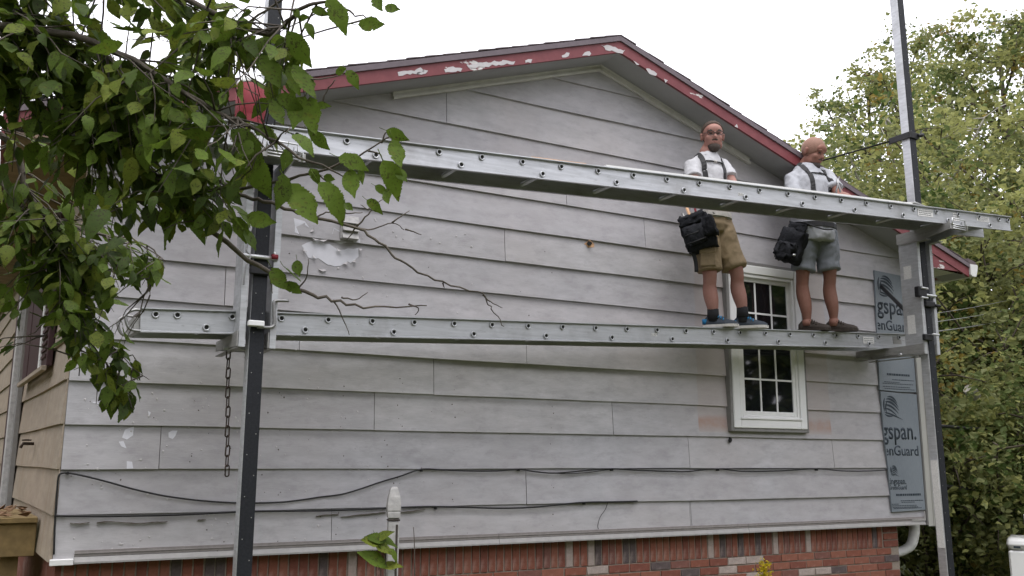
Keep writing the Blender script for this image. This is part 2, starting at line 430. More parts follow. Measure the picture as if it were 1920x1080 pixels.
# rotten edge along the lowest seam
for segs in ([(182, 978), (210, 976), (255, 979), (290, 977), (314, 976)], [(132, 979), (150, 980), (168, 977)], [(372, 973), (386, 972)], [(594, 966), (615, 963), (635, 962)],
             [(640, 967), (690, 962), (725, 958)], [(752, 958), (770, 957), (797, 953)]):
    bm = NB(); P = [aty(px, py+2, -.027) for px, py in segs]; pts = catmull(P, 5); pl = [(p.x, p.z+rnd.uniform(.000, .003)) for p in pts]+[(p.x, p.z-rnd.uniform(.000, .004)) for p in pts[::-1]]
    prism(bm, pl, 'y', -.029, -.012); obj('rotten_edge', bm, M['darkspeck'], wall)

# vent cover on the wall
c = aty(655, 428, -.03); bm = NB()
bbox(bm, (c.x-.065, -.05, c.z-.085), (c.x+.065, -.005, c.z+.085), .006)
vent = obj('vent_cover', bm, M['postwhite'], house)
for i in range(3):
    bm = NB(); prism(bm, [(-.052, c.z-.082+i*.055), (-.078, c.z-.082+i*.055), (-.053, c.z-.035+i*.055)], 'x', c.x-.058, c.x+.058); obj('louvre', bm, M['postwhite'], vent)

# starter strip along the bottom edge
for (x0, x1) in ((.115, 2.9), (2.903, 5.3), (5.303, 7.56)):
    bm = NB(); prism(bm, [(-.027, 1.030), (-.027, 1.065), (-.016, 1.066), (-.016, 1.029)], 'x', x0, x1); s_ = obj('starter_strip', bm, M['strip'], house)
    bm = NB(); prism(bm, [(-.016, .996), (-.042, .990), (-.042, 1.0), (-.029, 1.027), (-.0165, 1.028)], 'x', x0, x1); obj('lip', bm, M['strip_lip'], s_)
    bm = NB(); prism(bm, [(-.0265, 1.044), (-.032, 1.046), (-.032, 1.050), (-.0265, 1.051)], 'x', x0, x1); obj('rib', bm, M['strip'], s_)
bm = NB(); bbox(bm, (-.012, -.045, .985), (.112, -.01, 1.02), .003); obj('strip_end_cap', bm, M['white'], house)
bm = NB(); prism(bm, [(7.36, 1.03), (7.56, 1.03), (7.555, 1.12), (7.54, 1.12), (7.545, 1.05), (7.36, 1.045)], 'y', -.045, -.0425); obj('strip_end_cap', bm, M['strip_lip'], house)

# insulation sheets by the right corner and their print
def textmesh(body, size, font_bold=.012, w=1.0):
    cu = bpy.data.curves.new('lettering', 'FONT'); cu.body = body; cu.size = size; cu.offset = font_bold*size; cu.resolution_u = 3
    o = bpy.data.objects.new('tmp', cu); COL.objects.link(o); bpy.context.view_layer.update()
    me = bpy.data.meshes.new_from_object(o.evaluated_get(bpy.context.evaluated_depsgraph_get()))
    bpy.data.objects.remove(o); bpy.data.curves.remove(cu); return me
def lettering(parent, body, xr, zb, size, xclip, y, wscale=1.0, name='lettering'):
    me = textmesh(body, size); xs = [v.co.x for v in me.vertices]; xmax = max(xs)
    for v in me.vertices: v.co = Vector((xr-(xmax-v.co.x)*wscale, y, zb+v.co.y))
    bm = NB(); bm.from_mesh(me); bpy.data.meshes.remove(me)
    bmesh.ops.bisect_plane(bm, geom=bm.verts[:]+bm.edges[:]+bm.faces[:], plane_co=(xclip, 0, 0), plane_no=(-1, 0, 0), clear_outer=True)
    r = bmesh.ops.extrude_face_region(bm, geom=bm.faces[:])
    for v in r['geom']:
        if isinstance(v, bmesh.types.BMVert): v.co.y += .0012
    return obj(name, bm, M['ink'], parent)
def crescents(parent, cx, cz, s, xclip, y):
    """the swept mane of the printed emblem: tapered curved strokes fanning from the upper left"""
    bm = NB()
    strokes = [((-.30, 1.0), (.20, 1.12), (.55, .62), .06), ((-.42, .86), (.15, .98), (.62, .40), .07), ((-.50, .70), (.08, .80), (.66, .20), .07),
               ((-.55, .50), (-.02, .58), (.60, .02), .065), ((-.60, .28), (-.15, .34), (.45, -.12), .055), ((-.62, .05), (-.25, .05), (.95, -.34), .05),
               ((-.55, .92), (-.75, .55), (-.60, .10), .06), ((-.35, .72), (-.60, .45), (-.45, -.05), .05), ((-.62, -.05), (-.3, -.22), (.15, -.12), .05)]
    for a, b, c, w in strokes:
        L, Rr = [], []
        for i in range(9):
            t = i/8; p = Vector(a)*(1-t)**2+Vector(b)*2*t*(1-t)+Vector(c)*t*t; d = (Vector(b)-Vector(a))*(1-t)+(Vector(c)-Vector(b))*t
            nn = Vector((-d.y, d.x)).normalized()*w*math.sin(math.pi*min(1, t*.9+.08)); L.append(p+nn); Rr.append(p-nn)
        pl = [(cx+q.x*s, cz+q.y*s) for q in L+Rr[::-1]]
        prism(bm, pl, 'y', y, y+.0012)
    bmesh.ops.bisect_plane(bm, geom=bm.verts[:]+bm.edges[:]+bm.faces[:], plane_co=(xclip, 0, 0), plane_no=(-1, 0, 0), clear_outer=True)
    return obj('emblem', bm, M['ink'], parent)
def dashes(parent, x0, x1, zs, y):
    bm = NB()
    for z, f0, f1, h in zs:
        x = x0+(x1-x0)*f0
        while x < x0+(x1-x0)*f1:
            w = rnd.uniform(.012, .035); prism(bm, [(x, z-h/2), (x+w, z-h/2), (x+w, z+h/2), (x, z+h/2)], 'y', y, y+.001); x += w+.006
    o = obj('fine_print', bm, M['ink'], parent); o['kind'] = 'stuff'
YS = -.036
bm = NB(); prism(bm, [(7.085, 3.44), (7.575, 3.42), (7.575, 2.26), (7.33, 2.255), (7.045, 2.262), (7.06, 2.7)], 'y', YS, -.0192)
fa = obj('insulation_sheet', bm, M['foam'], house)
bm = NB(); prism(bm, [(7.052, 2.25), (7.572, 2.238), (7.575, 1.13), (7.10, 1.118), (7.092, 1.35), (7.082, 1.56), (7.060, 1.85)], 'y', YS-.001, -.0192)
fb = obj('insulation_sheet', bm, M['foam'], house)
LZ = {'a': (3.06, 2.86), 'b': (1.88, 1.70)}
crescents(fa, 7.235, 3.22, .17, 7.09, YS-.0016); lettering(fa, 'kingspan', 7.545, 3.02, .235, 7.085, YS-.0016, .89); lettering(fa, 'GreenGuard', 7.55, 2.855, .142, 7.078, YS-.0016, 1.0)
dashes(fa, 7.09, 7.56, [(2.42, .15, .85, .02), (2.37, .3, .95, .007), (2.345, .05, .5, .006), (2.33, 0, .9, .006), (2.30, 0, .8, .006), (2.28, .05, .95, .006)], YS-.0014)
crescents(fb, 7.19, 2.04, .16, 7.062, YS-.0026); lettering(fb, 'kingspan.', 7.52, 1.80, .235, 7.066, YS-.0026, .86); lettering(fb, 'GreenGuard', 7.535, 1.645, .135, 7.082, YS-.0026, 1.04)
crescents(fb, 7.165, 1.47, .075, 7.088, YS-.0026); lettering(fb, 'kingspan.', 7.325, 1.375, .085, 7.092, YS-.0026, .85); lettering(fb, 'GreenGuard', 7.325, 1.325, .058, 7.095, YS-.0026, .85)
dashes(fb, 7.10, 7.56, [(1.275, .15, .92, .02), (1.22, .28, .98, .007), (1.205, .3, .7, .006), (1.19, 0, .2, .006), (1.175, 0, .75, .006), (1.16, .02, .8, .006), (1.15, .05, .9, .006)], YS-.0024)
# vinyl corner post beside the sheets
bm = NB(); prism(bm, [(7.59, -.05), (7.745, -.055), (7.75, .12), (7.74, .12), (7.735, -.035), (7.60, -.035)], 'z', .975, 3.47); cp = obj('corner_post', bm, M['corner'], house)
bm = NB(); box(bm, (7.66, -.0595, .98), (7.668, -.0535, 3.46)); obj('corner_bead', bm, M['corner'], cp)
bm = NB(); box(bm, (7.578, -.047, .985), (7.588, -.012, 3.46)); obj('corner_channel', bm, M['greytrim'], cp)

# ---- window
wx0, wx1, wz0, wz1 = 5.125, 6.045, 1.835, 3.335
def ringbox(x0, x1, z0, z1, w, y0, y1, b=.004, wb=None):
    """rectangular picture-frame built of four butted rails"""
    bm = NB(); wb = wb or w
    bbox(bm, (x0, y0, z0), (x0+w, y1, z1), b); bbox(bm, (x1-w, y0, z0), (x1, y1, z1), b)
    bbox(bm, (x0+w, y0+.001, z1-w), (x1-w, y1, z1), b); bbox(bm, (x0+w, y0+.001, z0), (x1-w, y1, z0+wb), b); return bm
win = obj('window', ringbox(wx0, wx1, wz0, wz1, .028, -.065, -.002), M['greytrim'], house)
obj('casing', ringbox(wx0+.028, wx1-.028, wz0+.030, wz1-.028, .078, -.075, .0, .006), M['white'], win)
fx0, fx1, fz0, fz1 = wx0+.108, wx1-.108, wz0+.112, wz1-.108
obj('frame', ringbox(fx0, fx1, fz0, fz1, .03, -.066, .02), M['sash'], win)
bm = NB(); bbox(bm, (fx0-.01, -.085, fz0-.006), (fx1+.01, -.05, fz0+.012), .003); obj('sill', bm, M['white'], win)
zm = (fz0+fz1)/2
for zz0, zz1, y in ((fz0+.03, zm+.02, -.060), (zm-.02, fz1-.03, -.040)):
    obj('sash', ringbox(fx0+.03, fx1-.03, zz0, zz1, .036, y, y+.03, .003), M['sash'], win)
    gx0, gx1, gz0, gz1 = fx0+.066, fx1-.066, zz0+.036, zz1-.036
    bm = NB(); box(bm, (gx0-.004, y+.012, gz0-.004), (gx1+.004, y+.017, gz1+.004)); obj('pane', bm, M['glass'], win)
    for j in (1, 2):
        x = gx0+(gx1-gx0)*j/3; bm = NB(); box(bm, (x-.008, y+.006, gz0), (x+.008, y+.0118, gz1)); obj('muntin', bm, M['sash'], win)
    z = (gz0+gz1)/2; bm = NB(); box(bm, (gx0, y+.0045, z-.008), (gx1, y+.0115, z+.008)); obj('muntin', bm, M['sash'], win)
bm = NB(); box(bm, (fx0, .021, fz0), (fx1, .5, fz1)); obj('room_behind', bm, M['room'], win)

# ---- roof: deck, shingle courses, rake trim, fascia, soffits
XE0, XE1 = -.46, 8.16; YB = 9.0
bm = NB(); prism(bm, [(XE0, rooftop(XE0)-.012), (XP, ZP-.012), (XE1, rooftop(XE1)-.012), (XE1, rooftop(XE1)-.05), (XP, ZP-.05), (XE0, rooftop(XE0)-.05)], 'y', YF+.012, YB)
roof = obj('roof', bm, M['shingle'], house)
L = math.hypot(1, SL)
for s in (-1, 1):
    n = 30; half = (XP-XE0) if s < 0 else (XE1-XP); st = half/n
    for i in range(n):
        xa = XP+s*(i*st-.0); xb = XP+s*((i+1)*st+.012); yo = YF-.022+rnd.uniform(-.008, .006)
        za, zb = rooftop(xa)-.008, rooftop(xb)-.001
        bm = NB(); prism(bm, [(xa, za), (xb, zb), (xb, zb-.010), (xa, za-.006)], 'y', yo, YB+.02)
        obj('shingle_course', bm, M['shingle'], roof)
for s, xe in ((-1, XE0), (1, XE1)):
    def rk(z0, z1, y0, y1, m_, nm, xe=xe, x_in=XP):
        bm = NB(); prism(bm, [(x_in, rooftop(x_in)+z1), (xe, rooftop(xe)+z1), (xe, rooftop(xe)+z0), (x_in, rooftop(x_in)+z0)], 'y', y0, y1); return obj(nm, bm, M[m_], house)
    rk(-.062, -.020, YF-.026, YF+.012, 'rake', 'rake_trim')
    f = rk(-.158, -.060, YF-.012, YF+.012, 'red', 'fascia')
    rk(-.158, -.1425, YF+.0125, -.0005, 'soffit', 'rake_soffit')
# patches of lost paint along the red fascia
fas = [o for o in house.children if o.name.startswith('fascia')]
def fpatch(pts, mat='flake', f=None):
    P = [aty(px, py, YF-.014) for px, py in pts]; out = []
    for a, b in zip(P, P[1:]+P[:1]):
        n = max(1, int((b-a).length/.02))
        for i in range(n):
            q = a.lerp(b, i/n); out.append((q.x+rnd.uniform(-.009, .009), q.z+rnd.uniform(-.009, .007)))
    bm = NB(); prism(bm, out, 'y', YF-.0145, YF-.0118); obj('bare_patch', bm, M[mat], f)
fl, fr = fas[0], fas[1]
for pts in ([(747, 133), (775, 131), (790, 128), (797, 133), (780, 138), (748, 141)], [(832, 130), (850, 125), (866, 128), (864, 133), (835, 134)], [(875, 122), (905, 117), (930, 114), (968, 114), (965, 119), (920, 123), (895, 127), (880, 126)],
            [(983, 112), (997, 112), (996, 117), (985, 117)], [(1053, 103), (1062, 99), (1069, 100), (1067, 106), (1055, 108)], [(1095, 101), (1105, 96), (1108, 99), (1104, 104), (1092, 105)], [(779, 137), (796, 132), (803, 131), (800, 138), (785, 140)]): fpatch(pts, 'flake', fl)
for pts in ([(1129, 86), (1140, 83), (1153, 88), (1160, 92), (1172, 94), (1170, 99), (1155, 97), (1136, 92)], [(1210, 128), (1222, 131), (1232, 138), (1230, 143), (1216, 137)], [(1188, 114), (1196, 118), (1199, 123), (1192, 119)], [(1245, 148), (1251, 150), (1249, 155)], [(1381, 233), (1384, 237), (1383, 240), (1379, 237)]): fpatch(pts, 'flake', fr)
# grooved channel under the rake, on the wall
for (xa, xb) in ((1.99, 3.842), (3.848, 5.50)):
    def off(x, d): return (x, soffit_z(x)+d)
    bm = NB(); prism(bm, [off(xa, -.002), off(xb, -.002), off(xb, -.062), off(xa, -.062)], 'y', -.030, -.0005); ch = obj('channel', bm, M['frieze'], house)
    bm = NB(); prism(bm, [off(xa, -.045), off(xb, -.045), off(xb, -.066), off(xa, -.066)], 'y', -.046, -.0305); obj('channel_lip', bm, M['frieze'], ch)
    bm = NB(); prism(bm, [off(xa, -.003), off(xb, -.003), off(xb, -.012), off(xa, -.012)], 'y', -.040, -.0305); obj('channel_lip', bm, M['frieze'], ch)
# right eave: boxed return, ridged soffit, gutter
zs = 3.475
bm = NB(); prism(bm, [(7.62, zs), (8.10, zs), (8.10, rooftop(8.10)-.1585), (7.62, rooftop(7.62)-.1585)], 'y', YF-.004, YF+.012); obj('boxed_return', bm, M['red_peel'], house)
for i in range(5):
    y0 = YF+.013+i*.06
    bm = NB(); box(bm, (7.56, y0, zs), (8.12, y0+.055, zs+.012)); obj('soffit_slat', bm, M['frieze'], house)
bm = NB(); box(bm, (7.76, .012, zs-.001), (8.10, YB, zs+.012)); obj('eave_soffit', bm, M['frieze'], house)
bm = NB(); g = [(8.165, zs+.09), (8.165, zs-.02), (8.185, zs-.035), (8.245, zs-.035), (8.27, zs+.02), (8.285, zs+.075), (8.28, zs+.09)]
prism(bm, g, 'y', YF-.03, YB); obj('gutter', bm, M['gutter'], house)
bm = NB(); prism(bm, [(8.15, zs+.0905), (8.29, zs+.0905), (8.26, zs+.125), (8.15, zs+.15)], 'y', YF-.02, YB); obj('drip_edge', bm, M['shingle'], house)
bm = NB(); box(bm, (8.10, YF+.013, zs-.01), (8.155, YB, zs+.12)); obj('eave_fascia', bm, M['red'], house)
# left eave
zs2 = rooftop(XE0)-.155
bm = NB(); box(bm, (XE0, YF+.013, zs2-.02), (.0, YB, zs2)); obj('eave_soffit', bm, M['soffit_brown'], house)
bm = NB(); box(bm, (XE0-.02, YF+.013, zs2-.03), (XE0-.002, YB, zs2+.13)); obj('eave_fascia', bm, M['red'], house)
# downspout by the right corner, below the overhang
bm = NB(); pth = catmull([aty(1710, 900, .3), aty(1714, 975, .3), aty(1714, 1000, .3), aty(1708, 1022, .28), aty(1694, 1032, .25), aty(1676, 1038, .22)], 5)
tube(bm, pth, [(.055, .045)]*len(pth), 12); obj('downspout', bm, M['gutter'], house)
# ---- other walls (out of sight, close the volume)
bm = NB(); box(bm, (7.60, .125, 1.0), (7.72, 9.0, 3.47)); obj('right_wall', bm, M['siding'], house)
bm = NB(); box(bm, (.0, 8.9, 0), (7.6, 9.0, 3.5)); prism(bm, [(0.01, 3.5), (7.7, 3.5), (XP, ZP-.1)], 'y', 8.9, 8.95); obj('back_wall', bm, M['siding'], house)

# ---- left side wall, seen along its length
SD = Vector((-.056, 1, 0)).normalized(); SN = Vector((-1, -.056, 0)).normalized()
def side(px, py, off=0): return atplane(px, py, SN*off, SN)
bm = NB(); sw_ = Matrix(((SN.x, SD.x, 0, 0), (SN.y, SD.y, 0, 0), (0, 0, 1, 0), (0, 0, 0, 1)))   # local (out, along, z)
box(bm, (-.12, .01, 1.0), (-.002, 8.8, 3.46), sw_); swall = obj('side_wall', bm, M['sheath'], house)
for k in range(-2, 8):
    zb = ZL[k]; zt = min(ZL[k+1]+.012, 3.46)
    for a, b in ((-.012, 3.4), (3.403, 6.6), (6.603, 8.8)):
        bm = NB(); n = max(2, int((b-a)/.4)); prev = None
        for i in range(n+1):
            yv = a+(b-a)*i/n; w = .003*math.sin(yv*2.1+k)
            r = [bm.verts.new(sw_ @ Vector(q)) for q in ((.019+abs(w), yv, zb+w), (.004, yv, zt), (-.001, yv, zt), (-.001, yv, zb+w))]
            if prev:
                for j in range(4): bm.faces.new([prev[j], prev[(j+1) % 4], r[(j+1) % 4], r[j]])
            else: bm.faces.new(r[::-1])
            prev = r
        bm.faces.new(prev); obj('siding_board', bm, M['siding_side'], swall)
# side window with maroon louvred shutters
def swbox(nm, mat, lo, hi, parent, b=.004):
    bm = NB(); bbox(bm, lo, hi, b, sw_); return obj(nm, bm, M[mat], parent)
sy0, sy1, sz0, sz1 = 1.05, 2.1, 2.19, 3.3
sw1 = swbox('side_window', 'maroon', (.02, sy0, sz0), (.055, sy1, sz1), house)
swbox('shutter', 'maroon', (.022, sy0-.34, sz0), (.06, sy0-.01, sz1), sw1); swbox('shutter', 'maroon', (.022, sy1+.02, sz0), (.06, sy1+.4, sz1), sw1)
for i in range(22):
    z = sz0+.06+i*.045
    bm = NB(); box(bm, (.058, sy0-.31, z), (.070, sy0-.04, z+.02), sw_ @ Matrix.Identity(4)); obj('slat', bm, M['maroon'], sw1)
swbox('casing', 'white', (.056, sy0, sz0), (.075, sy0+.05, sz1), sw1); swbox('sill', 'siding_side', (.056, sy0-.36, sz0-.035), (.09, sy1+.4, sz0-.001), sw1)
# door frame farther along
dr = swbox('door_frame', 'postwhite', (.02, 2.9, 1.08), (.10, 3.02, 3.2), house); swbox('jamb', 'greytrim', (.02, 2.8, 1.08), (.06, 2.898, 3.2), dr)
swbox('door', 'maroon', (.0205, 3.021, 1.08), (.05, 3.95, 3.15), dr)

# ---- brick base
YBk, XBk = .055, 7.285
bm = NB(); box(bm, (.06, YBk+.008, -.3), (XBk-.008, YBk+.3, .99)); bm2 = None
mort = obj('brick_base', bm, M['mortar'], house)
bm = NB(); box(bm, (XBk-.3, YBk+.31, -.3), (XBk-.005, 8.8, .99)); obj('brick_side', bm, BR[0], house)
def bmesh_brick(w, h, d):
    bm = NB(); bbox(bm, (-w/2, 0, -h/2), (w/2, d, h/2), .003)
    for v in bm.verts: v.co += Vector((rnd.uniform(-.0018, .0018), rnd.uniform(-.001, .001), rnd.uniform(-.0018, .0018)))
    me = bpy.data.meshes.new('brick'); bmesh.ops.recalc_face_normals(bm, faces=bm.faces); bm.to_mesh(me); bm.free(); return me
meshes = {}
for kind, (w, h) in {'s': (.0560, .192), 'r': (.193, .0570), 'h': (.092, .0570)}.items():
    for mi in range(6):
        for v in range(2): me = bmesh_brick(w, h, .05); me.materials.append(BR[mi]); meshes[kind, mi, v] = me
WB = [0]*36+[1]*28+[2]*24+[3]*10+[4]*2+[5]*1
def brick(kind, x, z, mi=None):
    mi = rnd.choice(WB) if mi is None else mi
    o = bpy.data.objects.new('brick', meshes[kind, mi, rnd.randint(0, 1)]); COL.objects.link(o); par(o, mort)
    o.location = (x, YBk+rnd.uniform(-.003, .003), z); o.rotation_euler = (0, rnd.uniform(-.006, .006), rnd.uniform(-.01, .01))
sold = {}
for px, mi in ((668, 5), (724, 4), (1066, 5), (1105, 5), (1120, 4), (1172, 4), (1192, 4), (1335, 5), (1358, 4), (1392, 4), (1425, 4), (1457, 5), (1657, 5), (325, 4), (395, 4), (413, 4), (610, 4)):
    sold[round((aty(px, 1015, YBk).x-.10)/.0665)] = mi
n = int((XBk-.08-.26)/.0665); zt = .985
for i in range(n+1):
    brick('s', .10+i*.0665, zt-.098, sold.get(i))
xe = .10+n*.0665+.035
for j in range(3): brick('r', (xe+.008+XBk)/2-.005, zt-.0285-j*.0672)      # coursed end at the corner
zc = zt-.192-.010-.0285
row = 0; rest = NB(); cnt = 0; ovr = {}
for px, py, mi in ((1410, 1055, 5), (1365, 1070, 5), (1500, 1034, 4), (1310, 1067, 4), (1212, 1068, 4), (1575, 1075, 4), (1670, 1065, 4), (1110, 1075, 5), (1550, 1070, 5)):
    p = aty(px, py, YBk); ovr[(round((zc-p.z)/.0672), int(p.x/.203))] = mi
while zc-row*.0672 > -.1:
    z = zc-row*.0672; x = .06+(.1015 if row % 2 else .203)-.1
    while x < XBk-.05:
        w = .193
        px, py = topx(Vector((x, YBk, z+.03)))
        end = x+.0965 > XBk
        if py < 1105 and px < 1800:
            brick('h' if end else 'r', (XBk-.05) if end else x, z, ovr.get((row, int(x/.203))))
        else:
            box(rest, (x-w/2, YBk, z-.0285), (min(x+w/2, XBk), YBk+.04, z+.0285))
        x += .203
    row += 1
o = obj('brickwork_below', rest, BR[0], mort); o['kind'] = 'stuff'

# ================================================================ PORCH at the left side
p0 = aty(50, 968, .75); zp = p0.z
porch = thing('porch_deck', 'yellow stained timber porch edge against the side wall, littered with dry leaves', 'porch', (-1.6, 2, 0))
for i in range(8):
    y0 = .62+i*.142
    bm = NB(); bbox(bm, (-3.2, y0, zp-.035), (-.022-.056*(y0+.137), y0+.137, zp), .004); obj('deck_board', bm, M['yellowwood'], porch)
bm = NB(); bbox(bm, (-3.2, .645, zp-.24), (-.065, .69, zp-.037), .004); obj('rim_board', bm, M['yellowwood'], porch)
for x in (-3.1, -1.7, -.2):
    bm = NB(); box(bm, (x-.05, .70, -.05), (x+.05, .80, zp-.037)); obj('post', bm, M['yellowwood'], porch)
bm = NB()
for i in range(160):
    c = Vector((rnd.uniform(-1.3, -.12), rnd.uniform(.63, 1.3), zp+rnd.uniform(.002, .03))); r = rnd.uniform(.015, .045)
    q = Quaternion((rnd.uniform(-1, 1), rnd.uniform(-1, 1), rnd.uniform(-1, 1)), rnd.uniform(0, 1.2))
    vs = [bm.verts.new(c+q @ Vector((r*a, r*b, abs(a)*r*.4))) for a, b in ((1, 0), (.2, .5), (-1, 0), (.2, -.5))]; bm.faces.new(vs)
tag(obj('leaf_litter', bm, M['leafdry']), 'brown dry fallen leaves lying on the yellow porch edge', 'leaf litter', kind='stuff')
bm = NB(); box(bm, (-.14, .07, -.3), (-.03, 8.8, .998), sw_); obj('side_foundation', bm, BR[2], house)
# hose tap on the side wall
c = side(64, 832, .02); tap = thing('outdoor_faucet', 'small rusty hose tap on the beige side wall', 'faucet', tuple(c))
bm = NB(); tube(bm, [c, c+SN*.07, c+SN*.085+Vector((0, 0, -.03))], .011, 8); obj('spout', bm, M['rust'], tap)
bm = NB(); lathe(bm, [(.03, 0), (.034, .008), (.012, .012)], c+SN*.05+Vector((0, 0, .02)), Vector((0, 0, 1)), 8); obj('handle', bm, M['rust'], tap)
# ================================================================ SCAFFOLD PLANKS
def plank(name, label, P0, D, i0, i1, jumps, ends, width, web=.137, up=.031):
    """aluminium stage: two channel rails, rungs with flared ends, slatted deck. i0..i1 rung indices along D"""
    P0 = Vector(P0); D = Vector(D); ex = D.normalized(); ey = Vector((-ex.y, ex.x, 0)).normalized(); ez = ex.cross(ey)
    s = D.length; mt = Matrix(((ex.x, ey.x, ez.x, P0.x), (ex.y, ey.y, ez.y, P0.y), (ex.z, ey.z, ez.z, P0.z), (0, 0, 0, 1)))
    x0, x1 = i0*s, i1*s
    th = thing(name, label, 'plank', tuple(mt @ Vector((x0, width/2, up-web))))
    zt, zb = up, up-web
    prof = [(.0, zb), (.0, zb+.006), (.016, zb+.012), (.016, zt-.012), (-.008, zt-.006), (-.008, zt), (.021, zt), (.021, zb)]
    for nm, f in (('front_rail', lambda y: y), ('back_rail', lambda y: width-y)):
        t = NB(); prism(t, [(f(y), z) for y, z in prof], 'x', x0, x1)
        bm = NB(); merge(bm, t, mt); obj(nm, bm, M['alu'], th)
    # deck boards (ribbed, dark from below)
    nb = 4; bw = (width-.05)/nb
    for k in range(nb):
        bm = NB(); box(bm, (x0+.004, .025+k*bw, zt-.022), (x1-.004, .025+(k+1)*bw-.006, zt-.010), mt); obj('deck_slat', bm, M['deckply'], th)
    # rungs: tube through both rails with a flared collar outside
    rb = NB(); r = .0148
    lathe(rb, [(r, -.001), (r+.005, -.003), (r+.0065, .001), (r+.006, .006), (r+.001, .008), (r, .012), (r, width-.012), (r+.008, width-.004), (r+.008, width+.003), (r, width+.001),
               (r-.003, width), (r-.003, .0)], (0, .008, 0), Vector((0, 1, 0)), 14, True)
    for f in rb.faces: f.material_index = 1 if f.calc_center_median().length and all(math.hypot(v.co.x, v.co.z) < r-.002 for v in f.verts) else 0
    for v in (0,):
        a = [rb.verts.new((math.cos(2*math.pi*k/14)*(r-.0025), .012, math.sin(2*math.pi*k/14)*(r-.002))) for k in range(14)]
        fc = rb.faces.new(a); fc.material_index = 1  # black disc in the mouth paints the shaded depth of the tube
    rme = bpy.data.meshes.new('rung'); rb.normal_update(); rb.to_mesh(rme); rb.free(); rme.materials.append(M['alu']); rme.materials.append(M['hole'])
    rot = mt.to_3x3().to_euler()
    rows = [(i, 0.0) for i in jumps[0]]+[(i, -.066) for i in jumps[1]]
    for i, z in rows:
        if not (i0+.05 < i < i1-.05): continue
        o = bpy.data.objects.new('rung', rme); COL.objects.link(o); par(o, th); o.location = mt @ Vector((i*s, 0, z-.004)); o.rotation_euler = rot
    return th, mt, s
top_low = [-1.45, -1.05]+[float(i) for i in range(0, 22)]; bot_low = [-.5]+[1.5+2*k for k in range(0, 10)]
LOW, LM, Ls = plank('walk_plank', 'long aluminium scaffold plank the two workers stand on', (.7958, -.655, 2.4091), (.29177, .012, .01503), -1.72, 21.4, (top_low, bot_low), 0, .305)
top_b = [float(i) for i in range(-2, 22)]+[21.45, -2.55]; bot_b = [-1.5, .6]+[2.5+2*k for k in range(0, 10)]
BEN, BM_, Bs = plank('bench_plank', 'upper aluminium plank used as a workbench, in front of the workers', (1.3020, -1.09, 3.4386), (.29849, .001, .01688), -2.95, 21.55, (top_b, bot_b), 0, .305)
# end handles of the lower plank
e0 = -1.72*Ls
for y in (.02, .285):
    bm = NB(); tube(bm, [LM @ Vector(q) for q in catmull([(e0+.02, y, .012), (e0-.03, y, .02), (e0-.075, y, -.012), (e0-.055, y, -.085), (e0+.01, y, -.098)], 5)], .0085, 8); obj('end_handle', bm, M['steel'], LOW)
bm = NB(); box(bm, (e0-.03, .03, -.104), (e0-.001, .275, -.02), LM); obj('end_plate', bm, M['alu_dull'], LOW)
# stickers and makers' plates on the rails
def sticker(parent, mt, x, z, w, h, mat='label', printed=True):
    bm = NB(); box(bm, (x-w/2, .0135, z-h/2), (x+w/2, .0152, z+h/2), mt); o = obj('sticker', bm, M[mat], parent)
    if printed:
        bm = NB()
        for j in range(3):
            xx = x-w*.42
            while xx < x+w*.36:
                ww = rnd.uniform(.006, .02); box(bm, (xx, .0128, z-h*.32+j*h*.26), (xx+ww, .0138, z-h*.24+j*h*.26), mt); xx += ww+.005
        obj('sticker_print', bm, M['ink'], parent)
    return o
sticker(BEN, BM_, 17.5*Bs, -.026, .20, .062); sticker(BEN, BM_, 18.9*Bs, -.028, .085, .075); sticker(BEN, BM_, 20.2*Bs, -.02, .18, .045)
sticker(BEN, BM_, 10.35*Bs, -.05, .05, .022); sticker(LOW, LM, 19.5*Ls, -.036, .15, .06); sticker(LOW, LM, 10.9*Ls, -.04, .055, .022); sticker(LOW, LM, 20.9*Ls, -.03, .12, .07, 'alu_dull', False)
# things lying on the bench
def ontop(i, y, z=0): return BM_ @ Vector((i*Bs, y, .031+z))
bm = NB()
for k in range(2):
    box(bm, (6.2*Bs+k*.3, -.004+k*.05, .0325+k*.0125), (16.9*Bs+k*.2, .20+k*.05, .0445+k*.0125), BM_)
tag(obj('white_vinyl_strip', bm, M['white']), 'long bright white vinyl strip lying on the upper plank', 'vinyl strip')
bm = NB()
for k in range(5):
    tube(bm, [ontop(16.6+k*.12, .03+.05*k, .01+.012*(k % 2)), ontop(17.2+k*.1, .05+.04*k, .035-.004*k), ontop(17.7+.06*k, .06+.03*k, .008)], [(.03, .006)]*3, 6)
tag(obj('crumpled_offcuts', bm, M['white']), 'heap of crumpled white offcuts on the upper plank beside the pole', 'offcuts')
bm = NB(); box(bm, (4.25*Bs, .02, .033), (5.7*Bs, .06, .045), BM_)
tag(obj('wood_offcut', bm, M['orangewood']), 'thin strip of fresh orange wood lying on the upper plank', 'wood strip')

